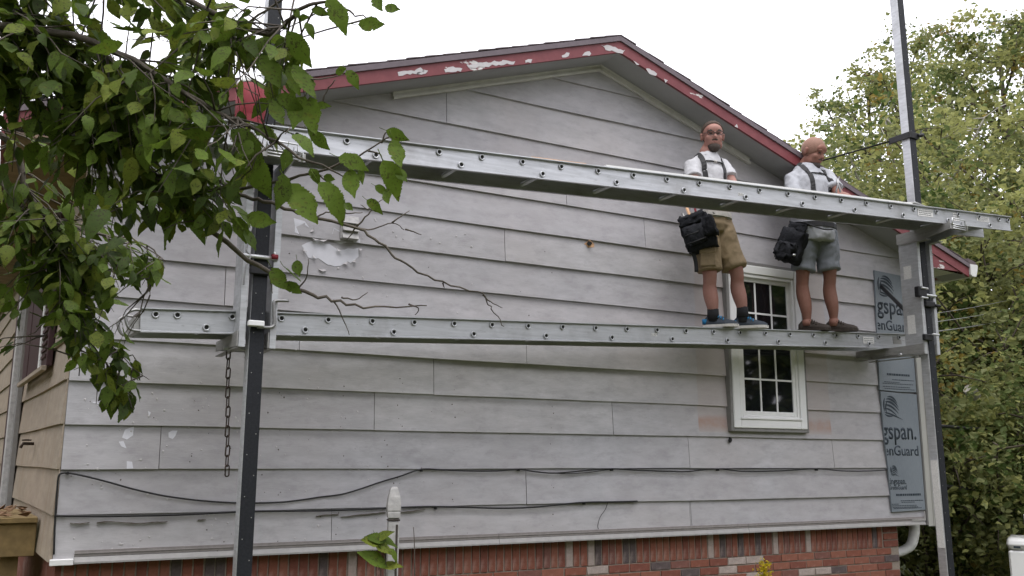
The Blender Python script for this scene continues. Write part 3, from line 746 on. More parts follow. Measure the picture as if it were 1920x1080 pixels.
# ================================================================ POLES
PY0, PY1 = -.765, -.675
def pole(label, x0, lean, z1, w=.088):
    th = thing('pole', label, 'pole', (x0+w/2, (PY0+PY1)/2, 0))
    sh = Matrix(((1, 0, lean, x0), (0, 1, 0, 0), (0, 0, 1, 0), (0, 0, 0, 1)))
    t = NB(); bbox(t, (0, PY0+.006, .0), (w, PY1, z1), .004); bm = NB(); merge(bm, t, sh); obj('pole_body', bm, M['alu_pole'], th)
    t = NB(); bbox(t, (.003, PY0-.004, .0), (w-.003, PY0+.0055, z1-.01), .002); bm = NB(); merge(bm, t, sh); obj('rubber_face', bm, M['rubber'], th)
    bm = NB(); z = .12; k = 0; rme = None
    while z < z1:
        zz = z; xx = w*(.25 if k % 2 else .75); lathe(bm, [(.0034, 0), (.0028, -.001), (.001, -.002)], sh @ Vector((xx, PY0-.004, zz)), Vector((0, 1, 0)), 7); z += .115; k += 1
    o = obj('rivets', bm, M['alu_dull'], th); o['kind'] = 'stuff'
    bm = NB(); bbox(bm, (x0-.04, PY0-.05, -.02), (x0+w+.04, PY1+.05, .012), .003); obj('foot_plate', bm, M['steel'], th)
    return th, sh
xl = aty(458, 800, PY0).x
pL, sL = pole('black faced aluminium pole behind the leafy branch', xl, .000, 5.75)
xr_ = 6.80+.065
pR, sR = pole('tall silver and black pole beside the foam insulation sheets', xr_, -.0155, 7.2, .082)
# pale splice plate low on the right pole
t = NB(); box(t, (-.004, PY0+.012, .86), (-.0005, PY1-.012, 1.60)); bm = NB(); merge(bm, t, sR); obj('splice_plate', bm, M['label'], pR)
# ================================================================ JACKS (platform arm + uprights + bench arm)
def jack(label, x0, w, z_low, z_ben, wall_y, lean):
    """z_low: underside of walk plank, z_ben: underside of bench"""
    th = thing('pump_jack', label, 'jack', (x0+w/2, PY1+.05, z_low-.1))
    xa = [x0-.062, x0+w+.026]
    for s, x in enumerate(xa):
        # upright: channel beside the pole
        bm = NB(); prism(bm, [(x, PY0-.012), (x+.036, PY0-.012), (x+.036, PY0-.004), (x+.006, PY0-.004), (x+.006, PY1+.085), (x+.03, PY1+.085), (x+.03, PY1+.093), (x, PY1+.093)], 'z', z_low-.088, z_ben-.02)
        obj('upright', bm, M['alu_pole'], th)
        # platform arm towards the wall
        bm = NB(); prism(bm, [(PY0-.01, z_low-.085), (wall_y, z_low-.062), (wall_y, z_low-.004), (wall_y-.02, z_low-.002), (PY1+.1, z_low-.002), (PY0-.01, z_low+.004)], 'x', x-.010, x-.003)
        box(bm, (x-.0095, PY0+.0, z_low-.093), (x+.03, wall_y, z_low-.0865))
        obj('platform_arm', bm, M['alu_dull'], th)
        # bench arm towards the camera side
        bm = NB(); prism(bm, [(PY1+.10, z_ben-.10), (PY0-.10, z_ben-.10), (PY0-.36, z_ben-.062), (PY0-.36, z_ben+.018), (PY0-.352, z_ben+.018), (PY0-.345, z_ben-.002), (PY1+.10, z_ben-.002)], 'x', x-.010, x-.003)
        box(bm, (x-.0095, PY0-.12, z_ben-.107), (x+.05, PY1+.06, z_ben-.1005))
        obj('bench_arm', bm, M['alu_dull' if s == 0 else 'alu'], th)
    xm0, xm1 = xa[0]-.01, xa[1]+.03
    bm = NB(); tube(bm, [(xm0, wall_y-.03, z_low-.05), (xm1, wall_y-.03, z_low-.05)], .010, 8); obj('cross_rod', bm, M['steel'], th)
    bm = NB(); tube(bm, [(xm0-.02, PY1+.14, z_low-.075), (xm1, PY1+.14, z_low-.075)], .012, 8); obj('cross_rod', bm, M['alu'], th)
    # bench front stop with wire latch
    bm = NB(); box(bm, (xm0-.004, PY0-.366, z_ben-.062), (xm1+.03, PY0-.361, z_ben-.012)); obj('bench_crossbar', bm, M['alu_dull'], th)
    bm = NB()
    for k in range(3): tube(bm, [(xm0+.03, PY0-.37, z_ben-.055+k*.018), (xm1-.01, PY0-.37, z_ben-.055+k*.018)], .005, 6)
    obj('bench_rods', bm, M['alu_bright'], th)
    bm = NB(); tube(bm, [(xm0+.02, PY0-.372, z_ben-.03), (xm0+.02, PY0-.375, z_ben+.032), (xm1-.02, PY0-.375, z_ben+.032), (xm1-.02, PY0-.375, z_ben-.01), (xm1+.01, PY0-.375, z_ben-.012), (xm1+.01, PY0-.372, z_ben-.065)], .0055, 8); obj('latch', bm, M['alu_bright'], th)
    # rollers and gear block that grip the pole
    bm = NB(); tube(bm, [(xm0+.005, PY0-.022, z_low+.44), (xm1-.01, PY0-.022, z_low+.44)], .013, 10); obj('roller', bm, M['alu_bright'], th)
    bm = NB(); bbox(bm, (x0-.024, PY0-.035, z_low+.335), (x0+w+.024, PY0-.006, z_low+.385), .006); bbox(bm, (x0-.020, PY0-.03, z_low+.39), (x0-.004, PY1, z_low+.43), .004)
    tube(bm, [(x0+w+.02, PY0-.03, z_low+.352), (x0+w+.075, PY0-.035, z_low+.352)], .014, 8); obj('gear_block', bm, M['blackmetal'], th)
    return th, xa, xm0, xm1
def railz(mt, s, x, zoff):
    p = mt @ Vector((0, 0, zoff)); d = mt.to_3x3() @ Vector((1, 0, 0)); return p.z+(x-p.x)*d.z/d.x
zbL = railz(LM, Ls, xl, -.106); zbB = railz(BM_, Bs, xl, -.106)
jL, xaL, xm0, xm1 = jack('jack frame with black gear and crank on the leaf hidden pole', xl, .088, zbL, zbB, -.20, 0)
xr2 = xr_-.0155*2.9
zbL2 = railz(LM, Ls, xr2, -.106); zbB2 = railz(BM_, Bs, xr2, -.106)
jR, xaR, xmr0, xmr1 = jack('jack frame with dented lower arm beside the foam sheets', xr2, .082, zbL2, zbB2, -.03, 0)
# crank, white plate and red-tipped knob of the left jack
def pw(px, py, y=PY0-.03): return aty(px, py, y)
bm = NB(); tube(bm, catmull([pw(482, 613), pw(505, 614), pw(513, 611), pw(514.5, 602), pw(513.5, 575), pw(515, 565), pw(524, 563.5), pw(541, 564)], 4), .0095, 8); obj('crank', bm, M['steel'], jL)
a, b = pw(465.5, 600, PY0-.035), pw(495, 613, PY0-.035); bm = NB(); bbox(bm, (a.x, PY0-.05, b.z), (b.x, PY0-.006, a.z), .005); obj('white_plate', bm, M['whiteplastic'], jL)
c = pw(517, 482); bm = NB(); tube(bm, [c-Vector((.025, 0, 0)), c+Vector((.012, 0, 0))], .016, 10); obj('knob', bm, M['redplastic'], jL)
bm = NB(); tube(bm, [c+Vector((-.005, 0, .01)), c+Vector((-.008, 0, .03))], .007, 8); obj('knob_tip', bm, M['whiteplastic'], jL)
a = pw(463, 455); bm = NB(); tube(bm, catmull([pw(466, 452), pw(462, 470), pw(470, 480), pw(462, 497), pw(458, 520), pw(457, 534)], 4), .005, 6); obj('release_lever', bm, M['steel'], jL)
# right jack: white clamp, sticker, bent folding brace
c = pw(1725, 548); bm = NB(); bbox(bm, (c.x-.05, PY0-.06, c.z-.045), (c.x+.06, PY0-.006, c.z+.05), .008); obj('clamp', bm, M['blackmetal'], jR)
for py in (541, 559, 628):
    c = pw(1727 if py < 600 else 1748, py); bm = NB(); tube(bm, [c-Vector((.04, .035, 0)), c+Vector((.05, -.03, .0))], .009, 8); obj('bolt', bm, M['alu_bright'], jR)
c = pw(1740, 634); bm = NB(); bbox(bm, (c.x-.05, PY0-.045, c.z-.02), (c.x+.05, PY0-.006, c.z+.035), .006); obj('clamp', bm, M['blackmetal'], jR)
xf = xaR[0]-.011
for (py0, py1, m_) in ((496, 520, 'label'), (590, 625, 'label')):
    y0, z0 = -.70, atx(1713, py0, xf).z; z1 = atx(1716, py1, xf).z
    bm = NB(); box(bm, (xaR[0]-.0015, -.70, z1), (xaR[0]-.0004, -.62, z0)); obj('sticker', bm, M[m_], jR)
bm = NB(); k1 = atx(1732, 556, xf-.03); k2 = atx(1714, 599, xf-.03); k3 = atx(1656, 541, xf-.03)
k2 = aty(1714, 599, -.66); k1 = aty(1735, 556, -.775); k3 = aty(1652, 537, -.06)
tube(bm, [k1, k2, k3], [(.012, .02)]*3, 6); obj('folding_brace', bm, M['blackmetal'], jR)
# ================================================================ CHAIN on the left jack
c0 = aty(429, 655, -.52); c1 = aty(426, 892, -.52); n = 13; L_ = (c0.z-c1.z)/n
chain = thing('chain', 'short rusty chain hanging from the lower plank bracket', 'chain', (c0.x, c0.y, c1.z))
lb = NB(); ring = [Vector((math.cos(a)*.0125, 0, math.sin(a)*.0125+(L_*.36 if math.sin(a) > 0 else -L_*.36))) for a in [2*math.pi*(k+.5)/12 for k in range(12)]]
rg = tube(lb, ring+ring[:1], .0042, 6, cap=False)
lme = bpy.data.meshes.new('chain_link'); lb.to_mesh(lme); lb.free(); lme.materials.append(M['rust'])
for k in range(n):
    o = bpy.data.objects.new('chain_link', lme); COL.objects.link(o); par(o, chain)
    o.location = (c0.x+(c1.x-c0.x)*k/n+rnd.uniform(-.002, .002), c0.y, c0.z-L_*(k+.5)); o.rotation_euler = (0, rnd.uniform(-.05, .05), (math.pi/2 if k % 2 else 0)+.3)
# ================================================================ ROOF BRACE of the right pole
cb = aty(1705, 252, PY0-.01); br = thing('pole_brace', 'black strap with two thin rods tying the tall pole to the roof', 'brace', tuple(cb))
bm = NB(); z = cb.z; xq = xr_-.0155*z
for lo, hi in (((xq-.02, PY0-.018, z-.03), (xq+.105, PY0-.006, z+.03)), ((xq-.02, PY0-.0055, z-.03), (xq-.007, PY1+.13, z+.03)), ((xq+.09, PY0-.0055, z-.03), (xq+.103, PY1+.03, z+.03))): bbox(bm, lo, hi, .003)
tube(bm, [(xq+.09, PY0-.02, z), (xq+.15, PY0-.03, z+.02)], .018, 8); tube(bm, [(xq+.11, PY0-.02, z-.01), (xq+.135, PY0-.03, z+.06)], .006, 6)
obj('strap', bm, M['blackmetal'], br)
e = Vector((xq-.015, PY1+.12, z))
def onroof(px, py):
    n_ = Vector((SL, 0, 1)).normalized(); return atplane(px, py, Vector((XP, 0, ZP+.01)), n_)
for q in (onroof(1545, 289), onroof(1597, 342)):
    bm = NB()
    if (q-e).length > 4 or q.y < YF: q = Vector((6.0, .5, rooftop(6.0)+.01))
    tube(bm, [e, q], .0085, 8); tube(bm, [q-Vector((.06, .05, .0)), q+Vector((.06, .05, 0))], .02, 6); obj('rod', bm, M['blackmetal'], br)
# ================================================================ DRINKS JUG on the bench
b0 = BM_ @ Vector((-1.85*Bs, .16, .033)); b0 = Vector((aty(469, 215, -.93).x, -.93, railz(BM_, Bs, .76, .0325)))
jug = thing('drinks_jug', 'red ribbed drinks jug with white top standing on the upper plank', 'jug', tuple(b0))
bm = NB(); pr = [(.072, 0), (.08, .006)]
for k in range(4): pr += [(.083, .018+k*.016), (.080, .026+k*.016)]
pr += [(.085, .09), (.087, .265), (.082, .272), (.08, .273)]
lathe(bm, pr, b0, Vector((0, 0, 1)), 24); obj('body', bm, M['redplastic'], jug)
bm = NB(); lathe(bm, [(.084, .2735), (.086, .28), (.080, .305), (.055, .33), (.028, .338), (.026, .35), (.02, .352)], b0, Vector((0, 0, 1)), 24); obj('lid', bm, M['whiteplastic'], jug)
# ================================================================ CABLES along the wall
def wallcable(name, label, pts, r=.0055, y=-.034):
    bm = NB(); tube(bm, catmull([aty(px, py, y-(.004*math.sin(px*.05))) for px, py in pts], 5), r, 8)
    return tag(obj(name, bm, M['cable']), label, 'cable')
wallcable('wall_cable', 'black cable drooping from the house corner across the lower siding boards', [(101, 1040), (103, 980), (107, 920), (110, 893), (118, 887), (130, 887), (160, 893), (200, 903), (250, 917), (310, 930), (380, 939), (450, 943), (520, 942), (560, 938), (600, 932), (640, 927), (675, 917), (710, 905), (750, 893), (790, 880), (830, 881), (880, 883), (930, 883), (972, 880), (1000, 884), (1035, 887), (1070, 885), (1110, 881), (1150, 879), (1200, 882), (1260, 884), (1290, 884), (1345, 879), (1395, 884), (1460, 883), (1530, 879), (1580, 883), (1630, 883), (1664, 881)])
wallcable('wall_cable', 'black cable running along the lowest lap joint', [(104, 967), (180, 968), (260, 967), (340, 965), (440, 960), (520, 958), (620, 957), (720, 953), (800, 950), (870, 951), (940, 953), (1000, 951), (1050, 946), (1095, 942), (1150, 941), (1195, 940)], .0065, -.036)
wallcable('wall_cable', 'thin stray wire curling below the lap joint', [(1140, 941), (1135, 955), (1125, 970), (1121, 985), (1122, 992)], .0022)
wallcable('wall_cable', 'thin black wire running just under the drooping cable', [(985, 882), (1050, 888), (1100, 886), (1150, 880), (1230, 878), (1300, 880), (1400, 878), (1500, 879)], .003, -.031)
for px, py in ((790, 881), (972, 880), (1147, 880), (1346, 880), (1531, 880), (817, 952), (1095, 943), (127, 886)):
    c = aty(px, py, -.03); bm = NB(); bbox(bm, (c.x-.006, -.045, c.z-.012), (c.x+.006, -.012, c.z+.006), .002); obj('cable_clip', bm, M['blackmetal'], house)
# ================================================================ WHITE FENCE POST in front of the wall
c = aty(738, 960, -.5); th = thing('fence_post', 'weathered white wooden post with pointed cap standing by the brick base', 'fence post', (c.x, c.y, 0))
w = .035; q = Matrix.Translation((c.x, c.y, 0)) @ Matrix.Rotation(R(-16), 4, 'Z')
zt = c.z-.055
t = NB(); bbox(t, (-w, -w, -.05), (w, w, zt), .005); bm = NB(); merge(bm, t, q); obj('shaft', bm, M['postwhite'], th)
t = NB(); box(t, (.012, -w-.0015, .3), (.026, -w+.004, zt-.02)); bm = NB(); merge(bm, t, q); obj('split', bm, M['postdark'], th)
t = NB(); bbox(t, (-w-.004, -w-.004, zt+.002), (w+.004, w+.004, zt+.012), .002); bm = NB(); merge(bm, t, q); obj('groove', bm, M['postdark'], th)
bm = NB(); rings = []
for hw, z in ((.026, zt+.012), (.038, zt+.022), (.040, zt+.05), (.038, zt+.06), (.042, zt+.065), (.042, zt+.10), (.036, zt+.15), (.024, zt+.195), (.017, zt+.21)):
    rings.append([bm.verts.new(q @ Vector((sx*hw, sy*hw, z))) for sx, sy in ((-1, -1), (1, -1), (1, 1), (-1, 1))])
for a, b in zip(rings, rings[1:]):
    for k in range(4): bm.faces.new([a[k], a[(k+1) % 4], b[(k+1) % 4], b[k]])
bm.faces.new(rings[0][::-1]); bm.faces.new(rings[-1]); obj('cap', bm, M['postwhite'], th)
# ================================================================ WHITE CABINET and service wires at the right
c = atd(1886, 1010, 10.5); th = thing('white_cabinet', 'white metal cabinet with rounded lid below the trees', 'cabinet', (c.x+.4, c.y, 0))
q = Matrix.Translation((c.x, c.y, 0)) @ Matrix.Rotation(R(-57), 4, 'Z')
t = NB(); bbox(t, (.012, 0, -.3), (1.1, .62, c.z-.11), .015); bm = NB(); merge(bm, t, q); obj('body', bm, M['white'], th)
t = NB(); bbox(t, (0, -.012, c.z-.108), (1.12, .64, c.z), .035); bmesh.ops.bevel(t, geom=[e for e in t.edges], offset=.012, segments=2, affect='EDGES'); bm = NB(); merge(bm, t, q); obj('lid', bm, M['white'], th, True)
t = NB(); box(t, (.06, -.0135, c.z-.085), (.12, -.0125, c.z-.065)); bm = NB(); merge(bm, t, q); obj('badge', bm, M['ink'], th)
t = NB(); bbox(t, (.17, .1, c.z+.001), (.22, .15, c.z+.23), .004); bm = NB(); merge(bm, t, q); obj('upright_pipe', bm, M['alu'], th)
def wire(label, a, b, r, sag=.1, n=14):
    a, b = Vector(a), Vector(b); bm = NB()
    tube(bm, [a.lerp(b, i/n)-Vector((0, 0, sag*4*(i/n)*(1-i/n))) for i in range(n+1)], r, 6)
    return tag(obj('service_wire', bm, M['cable'] if r > .008 else M['steel']), label, 'wire', 'wires leading off into the trees')
for py0, py1, px1, r, y0, d1, lb in ((797, 770, 2060, .017, 1.0, 15, 'thick black wire beside the corner post, the upper of two'), (908, 890, 2060, .017, 1.0, 15, 'thick black wire low beside the corner post, the lower of two'),
                              (622, 540, 2060, .006, 2.5, 22, 'thin pale wire crossing the trees, lowest of the thin wires'), (604, 520, 2060, .005, 2.5, 22, 'thin pale wire crossing the trees, middle of the thin wires'), (588, 500, 2060, .004, 2.5, 22, 'thin pale wire crossing the trees, highest of the thin wires')):
    a = atx(1742, py0, 7.74); a = aty(1750, py0, y0); a = Vector((7.74+.05, a.y, a.z)) if False else atplane(1752, py0, Vector((7.76, 0, 0)), Vector((1, 0, 0)))
    b = atd(px1, py1, d1); wire(lb, a, b, r, .12)
# ================================================================ PEOPLE
from mathutils.bvhtree import BVHTree
def skin(name, c):
    t = MT(name, .62, 0, .3); n = t.noise(14, 6); n2 = t.noise(60, 3)
    t.col(t.mix(t.ramp(n, [(.35, 0), (.7, .6)]), c, (c[0]*.85, c[1]*.66, c[2]*.62))); t.bump(n2, .08, .002)
    t.b.inputs['Subsurface Weight'].default_value = .0; t.b.inputs['Subsurface Radius'].default_value = (.02, .008, .004); return t.m
def cloth(name, c, scale=16, var=.12, fold=.5):
    t = MT(name, .85, 0, .2); n = t.noise(scale, 5, None, .55, .8); w = t.noise(220, 2)
    t.col(t.ramp(n, [(.25, tuple(x*(1-var) for x in c)), (.75, tuple(min(1, x*(1+var)) for x in c))]))
    t.bump(t.math('ADD', n, t.math('MULTIPLY', w, .06)), fold, .012); return t.m
M['skin_a'] = skin('skin_ruddy', (.32, .172, .142)); M['skin_b'] = skin('skin_tanned', (.225, .112, .084)); M['hair'] = simple('hair_short_brown', (.055, .036, .026), .8, scale=120, bump=.5)
M['stubble'] = simple('hair_shaved_grey', (.23, .125, .09), .7, scale=160, bump=.2); M['beard'] = simple('beard_dark', (.05, .038, .032), .85, scale=140, bump=.6); M['beard_grey'] = simple('beard_greying', (.05, .04, .036), .85, scale=140, bump=.6)
M['tee_a'] = cloth('shirt_pale_grey', (.43, .43, .45)); M['tee_b'] = cloth('shirt_light_grey', (.37, .38, .41)); M['khaki'] = cloth('khaki_cotton', (.27, .205, .13), 12, .16, .6); M['greyshort'] = cloth('grey_blue_shorts', (.20, .215, .245), 14)
M['strapblk'] = simple('black_webbing', (.018, .018, .020), .7, scale=150); M['bagblk'] = cloth('black_nylon', (.016, .017, .021), 30, .3, .7); M['sockblk'] = simple('black_sock', (.015, .015, .017), .9)
M['shoe_grey'] = simple('shoe_charcoal', (.034, .044, .058), .7, scale=80); M['shoe_blue'] = simple('shoe_blue', (.012, .16, .34), .6); M['sole_white'] = simple('sole_pale', (.50, .48, .45), .7); M['shoe_brown'] = simple('shoe_brown_black', (.035, .026, .020), .75, scale=60, var=.4)
M['eye'] = simple('eye_dark', (.02, .015, .012), .3); M['lens'] = simple('glasses_frame', (.015, .013, .013), .3); M['lip'] = simple('lip', (.30, .12, .10), .5); M['beltgrey'] = simple('pale_belt', (.45, .43, .40), .6)

def remesh(bm, vox, it=3, fac=.5):
    me = bpy.data.meshes.new('tmp'); bmesh.ops.recalc_face_normals(bm, faces=bm.faces); bm.to_mesh(me); bm.free(); o = bpy.data.objects.new('tmp', me); COL.objects.link(o)
    m_ = o.modifiers.new('r', 'REMESH'); m_.mode = 'VOXEL'; m_.voxel_size = vox; m_.use_smooth_shade = True
    if it: s = o.modifiers.new('s', 'SMOOTH'); s.iterations = it; s.factor = fac
    bpy.context.view_layer.update(); me2 = bpy.data.meshes.new_from_object(o.evaluated_get(bpy.context.evaluated_depsgraph_get()))
    bpy.data.objects.remove(o); bpy.data.meshes.remove(me)
    for p in me2.polygons: p.use_smooth = True
    return me2
def hand(bm, wrist, d, palm, grip=.5, left=False, ln=.175):
    """palm, four unequal curled fingers and a thumb leaving the side of the palm; palm = direction the palm faces"""
    d = d.normalized(); palm = (palm-d*palm.dot(d)).normalized(); sd_ = d.cross(palm)*(-1 if left else 1)
    pc = wrist+d*ln*.26; k = ln/.18
    rot = Matrix((d, sd_, palm)).transposed(); ell(bm, pc, (.052*k, .042*k, .017*k), rot, 12, 8)
    tube(bm, [wrist-d*.02, wrist+d*.03*k], [(.025*k, .020*k)]*2, 10, hint=palm)
    for j, (o_, L_) in enumerate(((-.029, .068), (-.010, .078), (.010, .073), (.028, .057))):
        p = wrist+d*ln*.47+sd_*o_*k; pts = [p-d*.015]; a = .15; dd = d
        for seg in (.42, .32, .26):
            a += grip*(.75 if seg > .4 else 1.0); dd = d*math.cos(a)+palm*math.sin(a); p = p+dd*L_*seg*k; pts.append(p)
        tube(bm, pts, [.0098*k, .0092*k, .0085*k, .007*k], 8)
    p = wrist+d*ln*.16-sd_*.034*k; pts = [p+sd_*.012*k]
    for a, L_ in ((.25, .036), (.7, .030), (1.0, .024)):
        p = p+(d*.72-sd_*.62*(1-a*.6)+palm*a*.75*grip*1.3).normalized()*L_*k; pts.append(p)
    tube(bm, pts, [.0125*k, .0115*k, .0105*k, .008*k], 8)
def headparts(bm, c, f, u, s=1.0):
    f = f.normalized(); l = u.cross(f).normalized(); u = f.cross(l); rot = Matrix((f, l, u)).transposed()
    def E(a, b, h, r): ell(bm, c+(f*a+l*b+u*h)*s, [x*s for x in r], rot, 16, 12)
    E(-.012, 0, .030, (.097, .083, .092)); E(.028, 0, -.038, (.068, .068, .075)); E(.052, 0, -.092, (.030, .034, .026)); E(.070, 0, .040, (.030, .058, .040))
    E(.098, 0, -.022, (.020, .0145, .017)); E(.090, 0, .0, (.012, .010, .030)); E(.080, 0, .028, (.015, .052, .010))
    for b in (-1, 1):
        E(-.012, b*.085, -.005, (.020, .010, .032)); E(-.006, b*.091, .012, (.016, .006, .014)); E(.060, b*.040, -.028, (.028, .024, .026)); E(.010, b*.057, -.070, (.045, .014, .030))
    E(.084, 0, -.056, (.011, .024, .006)); E(.081, 0, -.066, (.012, .021, .007))
    return f, l, u, rot
def clipsolid(bm, planes):
    for co, no in planes:
        r = bmesh.ops.bisect_plane(bm, geom=bm.verts[:]+bm.edges[:]+bm.faces[:], plane_co=co, plane_no=no, clear_outer=True)
        ed = [e for e in r['geom_cut'] if isinstance(e, bmesh.types.BMEdge)]
        if ed: bmesh.ops.edgeloop_fill(bm, edges=ed)
def shoe(parent, heel, d, ln, upper, accent, sole, dark):
    d = Vector((d.x, d.y, 0)).normalized(); s = Vector((0, 0, 1)).cross(d); z0 = heel.z
    prof = [(0.0, .028, .070), (.10, .038, .100), (.25, .040, .112), (.38, .041, .104), (.55, .046, .084), (.72, .051, .066), (.88, .046, .054), (.98, .026, .038)]
    bm = NB(); rings = []
    for t, w, h in prof:
        p = heel+d*ln*t; rings.append([bm.verts.new(p+s*w*math.cos(a)*(1 if math.sin(a) < .3 else .8)+Vector((0, 0, max(.012, .012+(h-.012)*max(0, math.sin(a)))))) for a in [2*math.pi*k/14 for k in range(14)]])
    for a, b in zip(rings, rings[1:]):
        for k in range(14): f = bm.faces.new([a[k], a[(k+1) % 14], b[(k+1) % 14], b[k]]); f.smooth = True
    bm.faces.new(rings[0][::-1]); bm.faces.new(rings[-1]); sh = obj('shoe', bm, M[upper], parent, True)
    bm = NB(); o1, o2 = [], []
    out = [(t, w*1.08) for t, w, h in prof]; pl = [heel+d*(ln*t-.004)+s*w for t, w in out]+[heel+d*(ln*1.01)]+[heel+d*(ln*t-.004)-s*w for t, w in out[::-1]]
    A = [bm.verts.new(Vector((p.x, p.y, z0))) for p in pl]; B = [bm.verts.new(Vector((p.x, p.y, z0+.022))) for p in pl]; bm.faces.new(A[::-1]); bm.faces.new(B)
    for k in range(len(pl)): bm.faces.new([A[k], A[(k+1) % len(pl)], B[(k+1) % len(pl)], B[k]])
    obj('sole', bm, M[sole], sh)
    for t in (.36, .43, .50, .57):
        w = .030; h = .106-(t-.36)*.16; p = heel+d*ln*t; bm = NB(); tube(bm, [p-s*w+Vector((0, 0, h-.016)), p+Vector((0, 0, h+.008)), p+s*w+Vector((0, 0, h-.016))], .0062, 6); obj('lace', bm, M[accent], sh)
    bm = NB(); tube(bm, [heel+d*ln*.30+Vector((0, 0, .095)), heel+d*ln*.22+Vector((0, 0, .112))], [(.032, .015), (.030, .010)], 8, hint=s); obj('tongue', bm, M[accent], sh)
    if accent != dark:
        bm = NB(); tube(bm, [heel+d*ln*.02+Vector((0, 0, .03)), heel+d*ln*.03+Vector((0, 0, .07))], [(.034, .020), (.036, .024)], 10, hint=d); obj('heel_patch', bm, M[accent], sh)
def person(label, feet_px, yfeet, J, hd, hf, fb, cl):
    """J: joints as (px, py, depth offset); measured on the plane through the feet"""
    o0 = aty(feet_px[0], feet_px[1], yfeet); dv = ray(feet_px[0], 870); dv.z = 0; dv.normalize(); rv = Vector((dv.y, -dv.x, 0))
    def P(j): return atplane(j[0], j[1], o0+dv*j[2], dv)
    zt = railz(LM, Ls, o0.x, .0315)
    Z = Vector((0, 0, 1)); FB = (rv*fb[0]-dv*fb[1]).normalized(); LT = Z.cross(FB); HF = rv*hf[0]-dv*hf[1]+Z*hf[2]
    g = {k: P(v) for k, v in J.items()}
    bm = NB(); hc = P(hd); s = cl.get('hs', 1.08)
    f, l, u, rot = headparts(bm, hc, HF, Z, s)
    neck = g['neck']; tube(bm, [neck-Z*.04, neck+Z*.01, hc-u*.05*s-f*.012, hc+u*.01], [.074, .066, .062, .058], 14)
    tor = [g['pelvis']-Z*.06, g['pelvis']+Z*.04, g['waist'], g['chest'], g['neck']-Z*.075, g['neck']-Z*.02]
    trd = [(.155, .115), (.172, .125), (.160, .118), (.176, .126), (.122, .09), (.062, .06)]; bw = cl.get('bw', 1.0)
    trd = [(a*bw, b*bw*cl.get('bd', 1)) for a, b in trd]
    tube(bm, catmull(tor, 3), [tuple(Vector(trd[min(5, i//3)]).lerp(Vector(trd[min(5, i//3+1)]), (i % 3)/3)) for i in range(16)], 20, hint=FB)
    for sd_ in ('r', 'l'):
        S_, E_2, H_2 = g['sh_'+sd_], g['el_'+sd_], g['ha_'+sd_]; ell(bm, S_, (.048, .048, .046), None, 12, 8); tube(bm, [neck-Z*.012, neck.lerp(S_, .5)-Z*.014, S_], [.046, .044, .042], 10)
        tube(bm, catmull([S_, S_.lerp(E_2, .5), E_2, E_2.lerp(H_2, .45), H_2], 3), [.047, .048, .049, .049, .047, .046, .044, .046, .046, .044, .040, .034, .028], 12)
        hand(bm, H_2, (H_2-E_2).normalized()+FB*.3, Vector((0, 0, -1))+LT*(.5 if sd_ == 'r' else -.5), cl['grip'][sd_], sd_ == 'l', .185)
        hp, kn, an = g['hip_'+sd_], g['kn_'+sd_], g['an_'+sd_]; calf = kn.lerp(an, .35)-FB*.02
        tube(bm, catmull([hp+Z*.04, hp.lerp(kn, .5), kn, calf, kn.lerp(an, .75), an, an-Z*.03], 3), [.100, .098, .094, .085, .076, .067, .058, .055, .054, .058, .060, .058, .052, .046, .040, .036, .034, .034, .034], 14)
    skinm = M[cl['skin']]; body = obj('person', remesh(bm, .0068, 4, .45), skinm); tag(body, label, 'person')
    # eyes
    for b in (-1, 1):
        bm = NB(); ell(bm, hc+(f*.0835+l*b*.031+u*.008)*s, (.009, .015, .0065), rot, 10, 8); obj('eye', bm, M['eye'], body, True)
        bm = NB(); tube(bm, [hc+(f*.090+l*b*.014+u*.027)*s, hc+(f*.094+l*b*.032+u*.032)*s, hc+(f*.082+l*b*.052+u*.026)*s], [.0035, .005, .003], 6); obj('eyebrow', bm, M[cl['hair_m']], body)
    bm = NB(); tube(bm, catmull([hc+(f*.076+l*.026-u*.058)*s, hc+(f*.094-u*.062)*s, hc+(f*.076-l*.026-u*.058)*s], 3), [.004]*7, 6); obj('mouth', bm, M['lip'], body)
    # hair, beard
    bm = NB(); t = NB(); ell(t, (-.012, 0, .030), (.102, .0875, .0970), None, 24, 18); clipsolid(t, cl['hairclip'])
    merge(bm, t, Matrix.Translation(hc) @ rot.to_4x4() @ Matrix.Diagonal((s, s, s, 1))); obj('hair', bm, M[cl['hair_m']], body, True)
    bm = NB(); ell(bm, hc+(f*.055-u*.098)*s, (.046*s, .046*s, .038*s), rot, 16, 12); ell(bm, hc+(f*.030-u*.085)*s, (.050*s, .058*s, .022*s), rot, 16, 12)
    tube(bm, catmull([hc+(f*.062+l*.036-u*.075)*s, hc+(f*.076+l*.031-u*.052)*s, hc+(f*.097-u*.043)*s, hc+(f*.076-l*.031-u*.052)*s, hc+(f*.062-l*.036-u*.075)*s], 4), [.008]*17, 8)
    obj('beard', remesh(bm, .006, 2), M[cl['beard_m']], body, True)
    if cl.get('glasses'):
        gl = NB()
        for b in (-1, 1):
            cc = hc+(f*.104+l*b*.034+u*.006)*s; ring = [cc+(l*.027*math.cos(a)*(1 if abs(math.cos(a)) > .3 else 1)+u*.017*math.sin(a)+f*(-.004*abs(math.cos(a))))*s for a in [2*math.pi*k/16 for k in range(17)]]
            tube(gl, ring, .0028, 6); tube(gl, [cc+l*b*.027*s, hc+(f*.075+l*b*.078+u*.010)*s, hc+(-f*.012+l*b*.084+u*.006)*s], .0026, 6)
        tube(gl, [hc+(f*.106+l*.008+u*.008)*s, hc+(f*.106-l*.008+u*.008)*s], .003, 6); obj('glasses', gl, M['lens'], body)
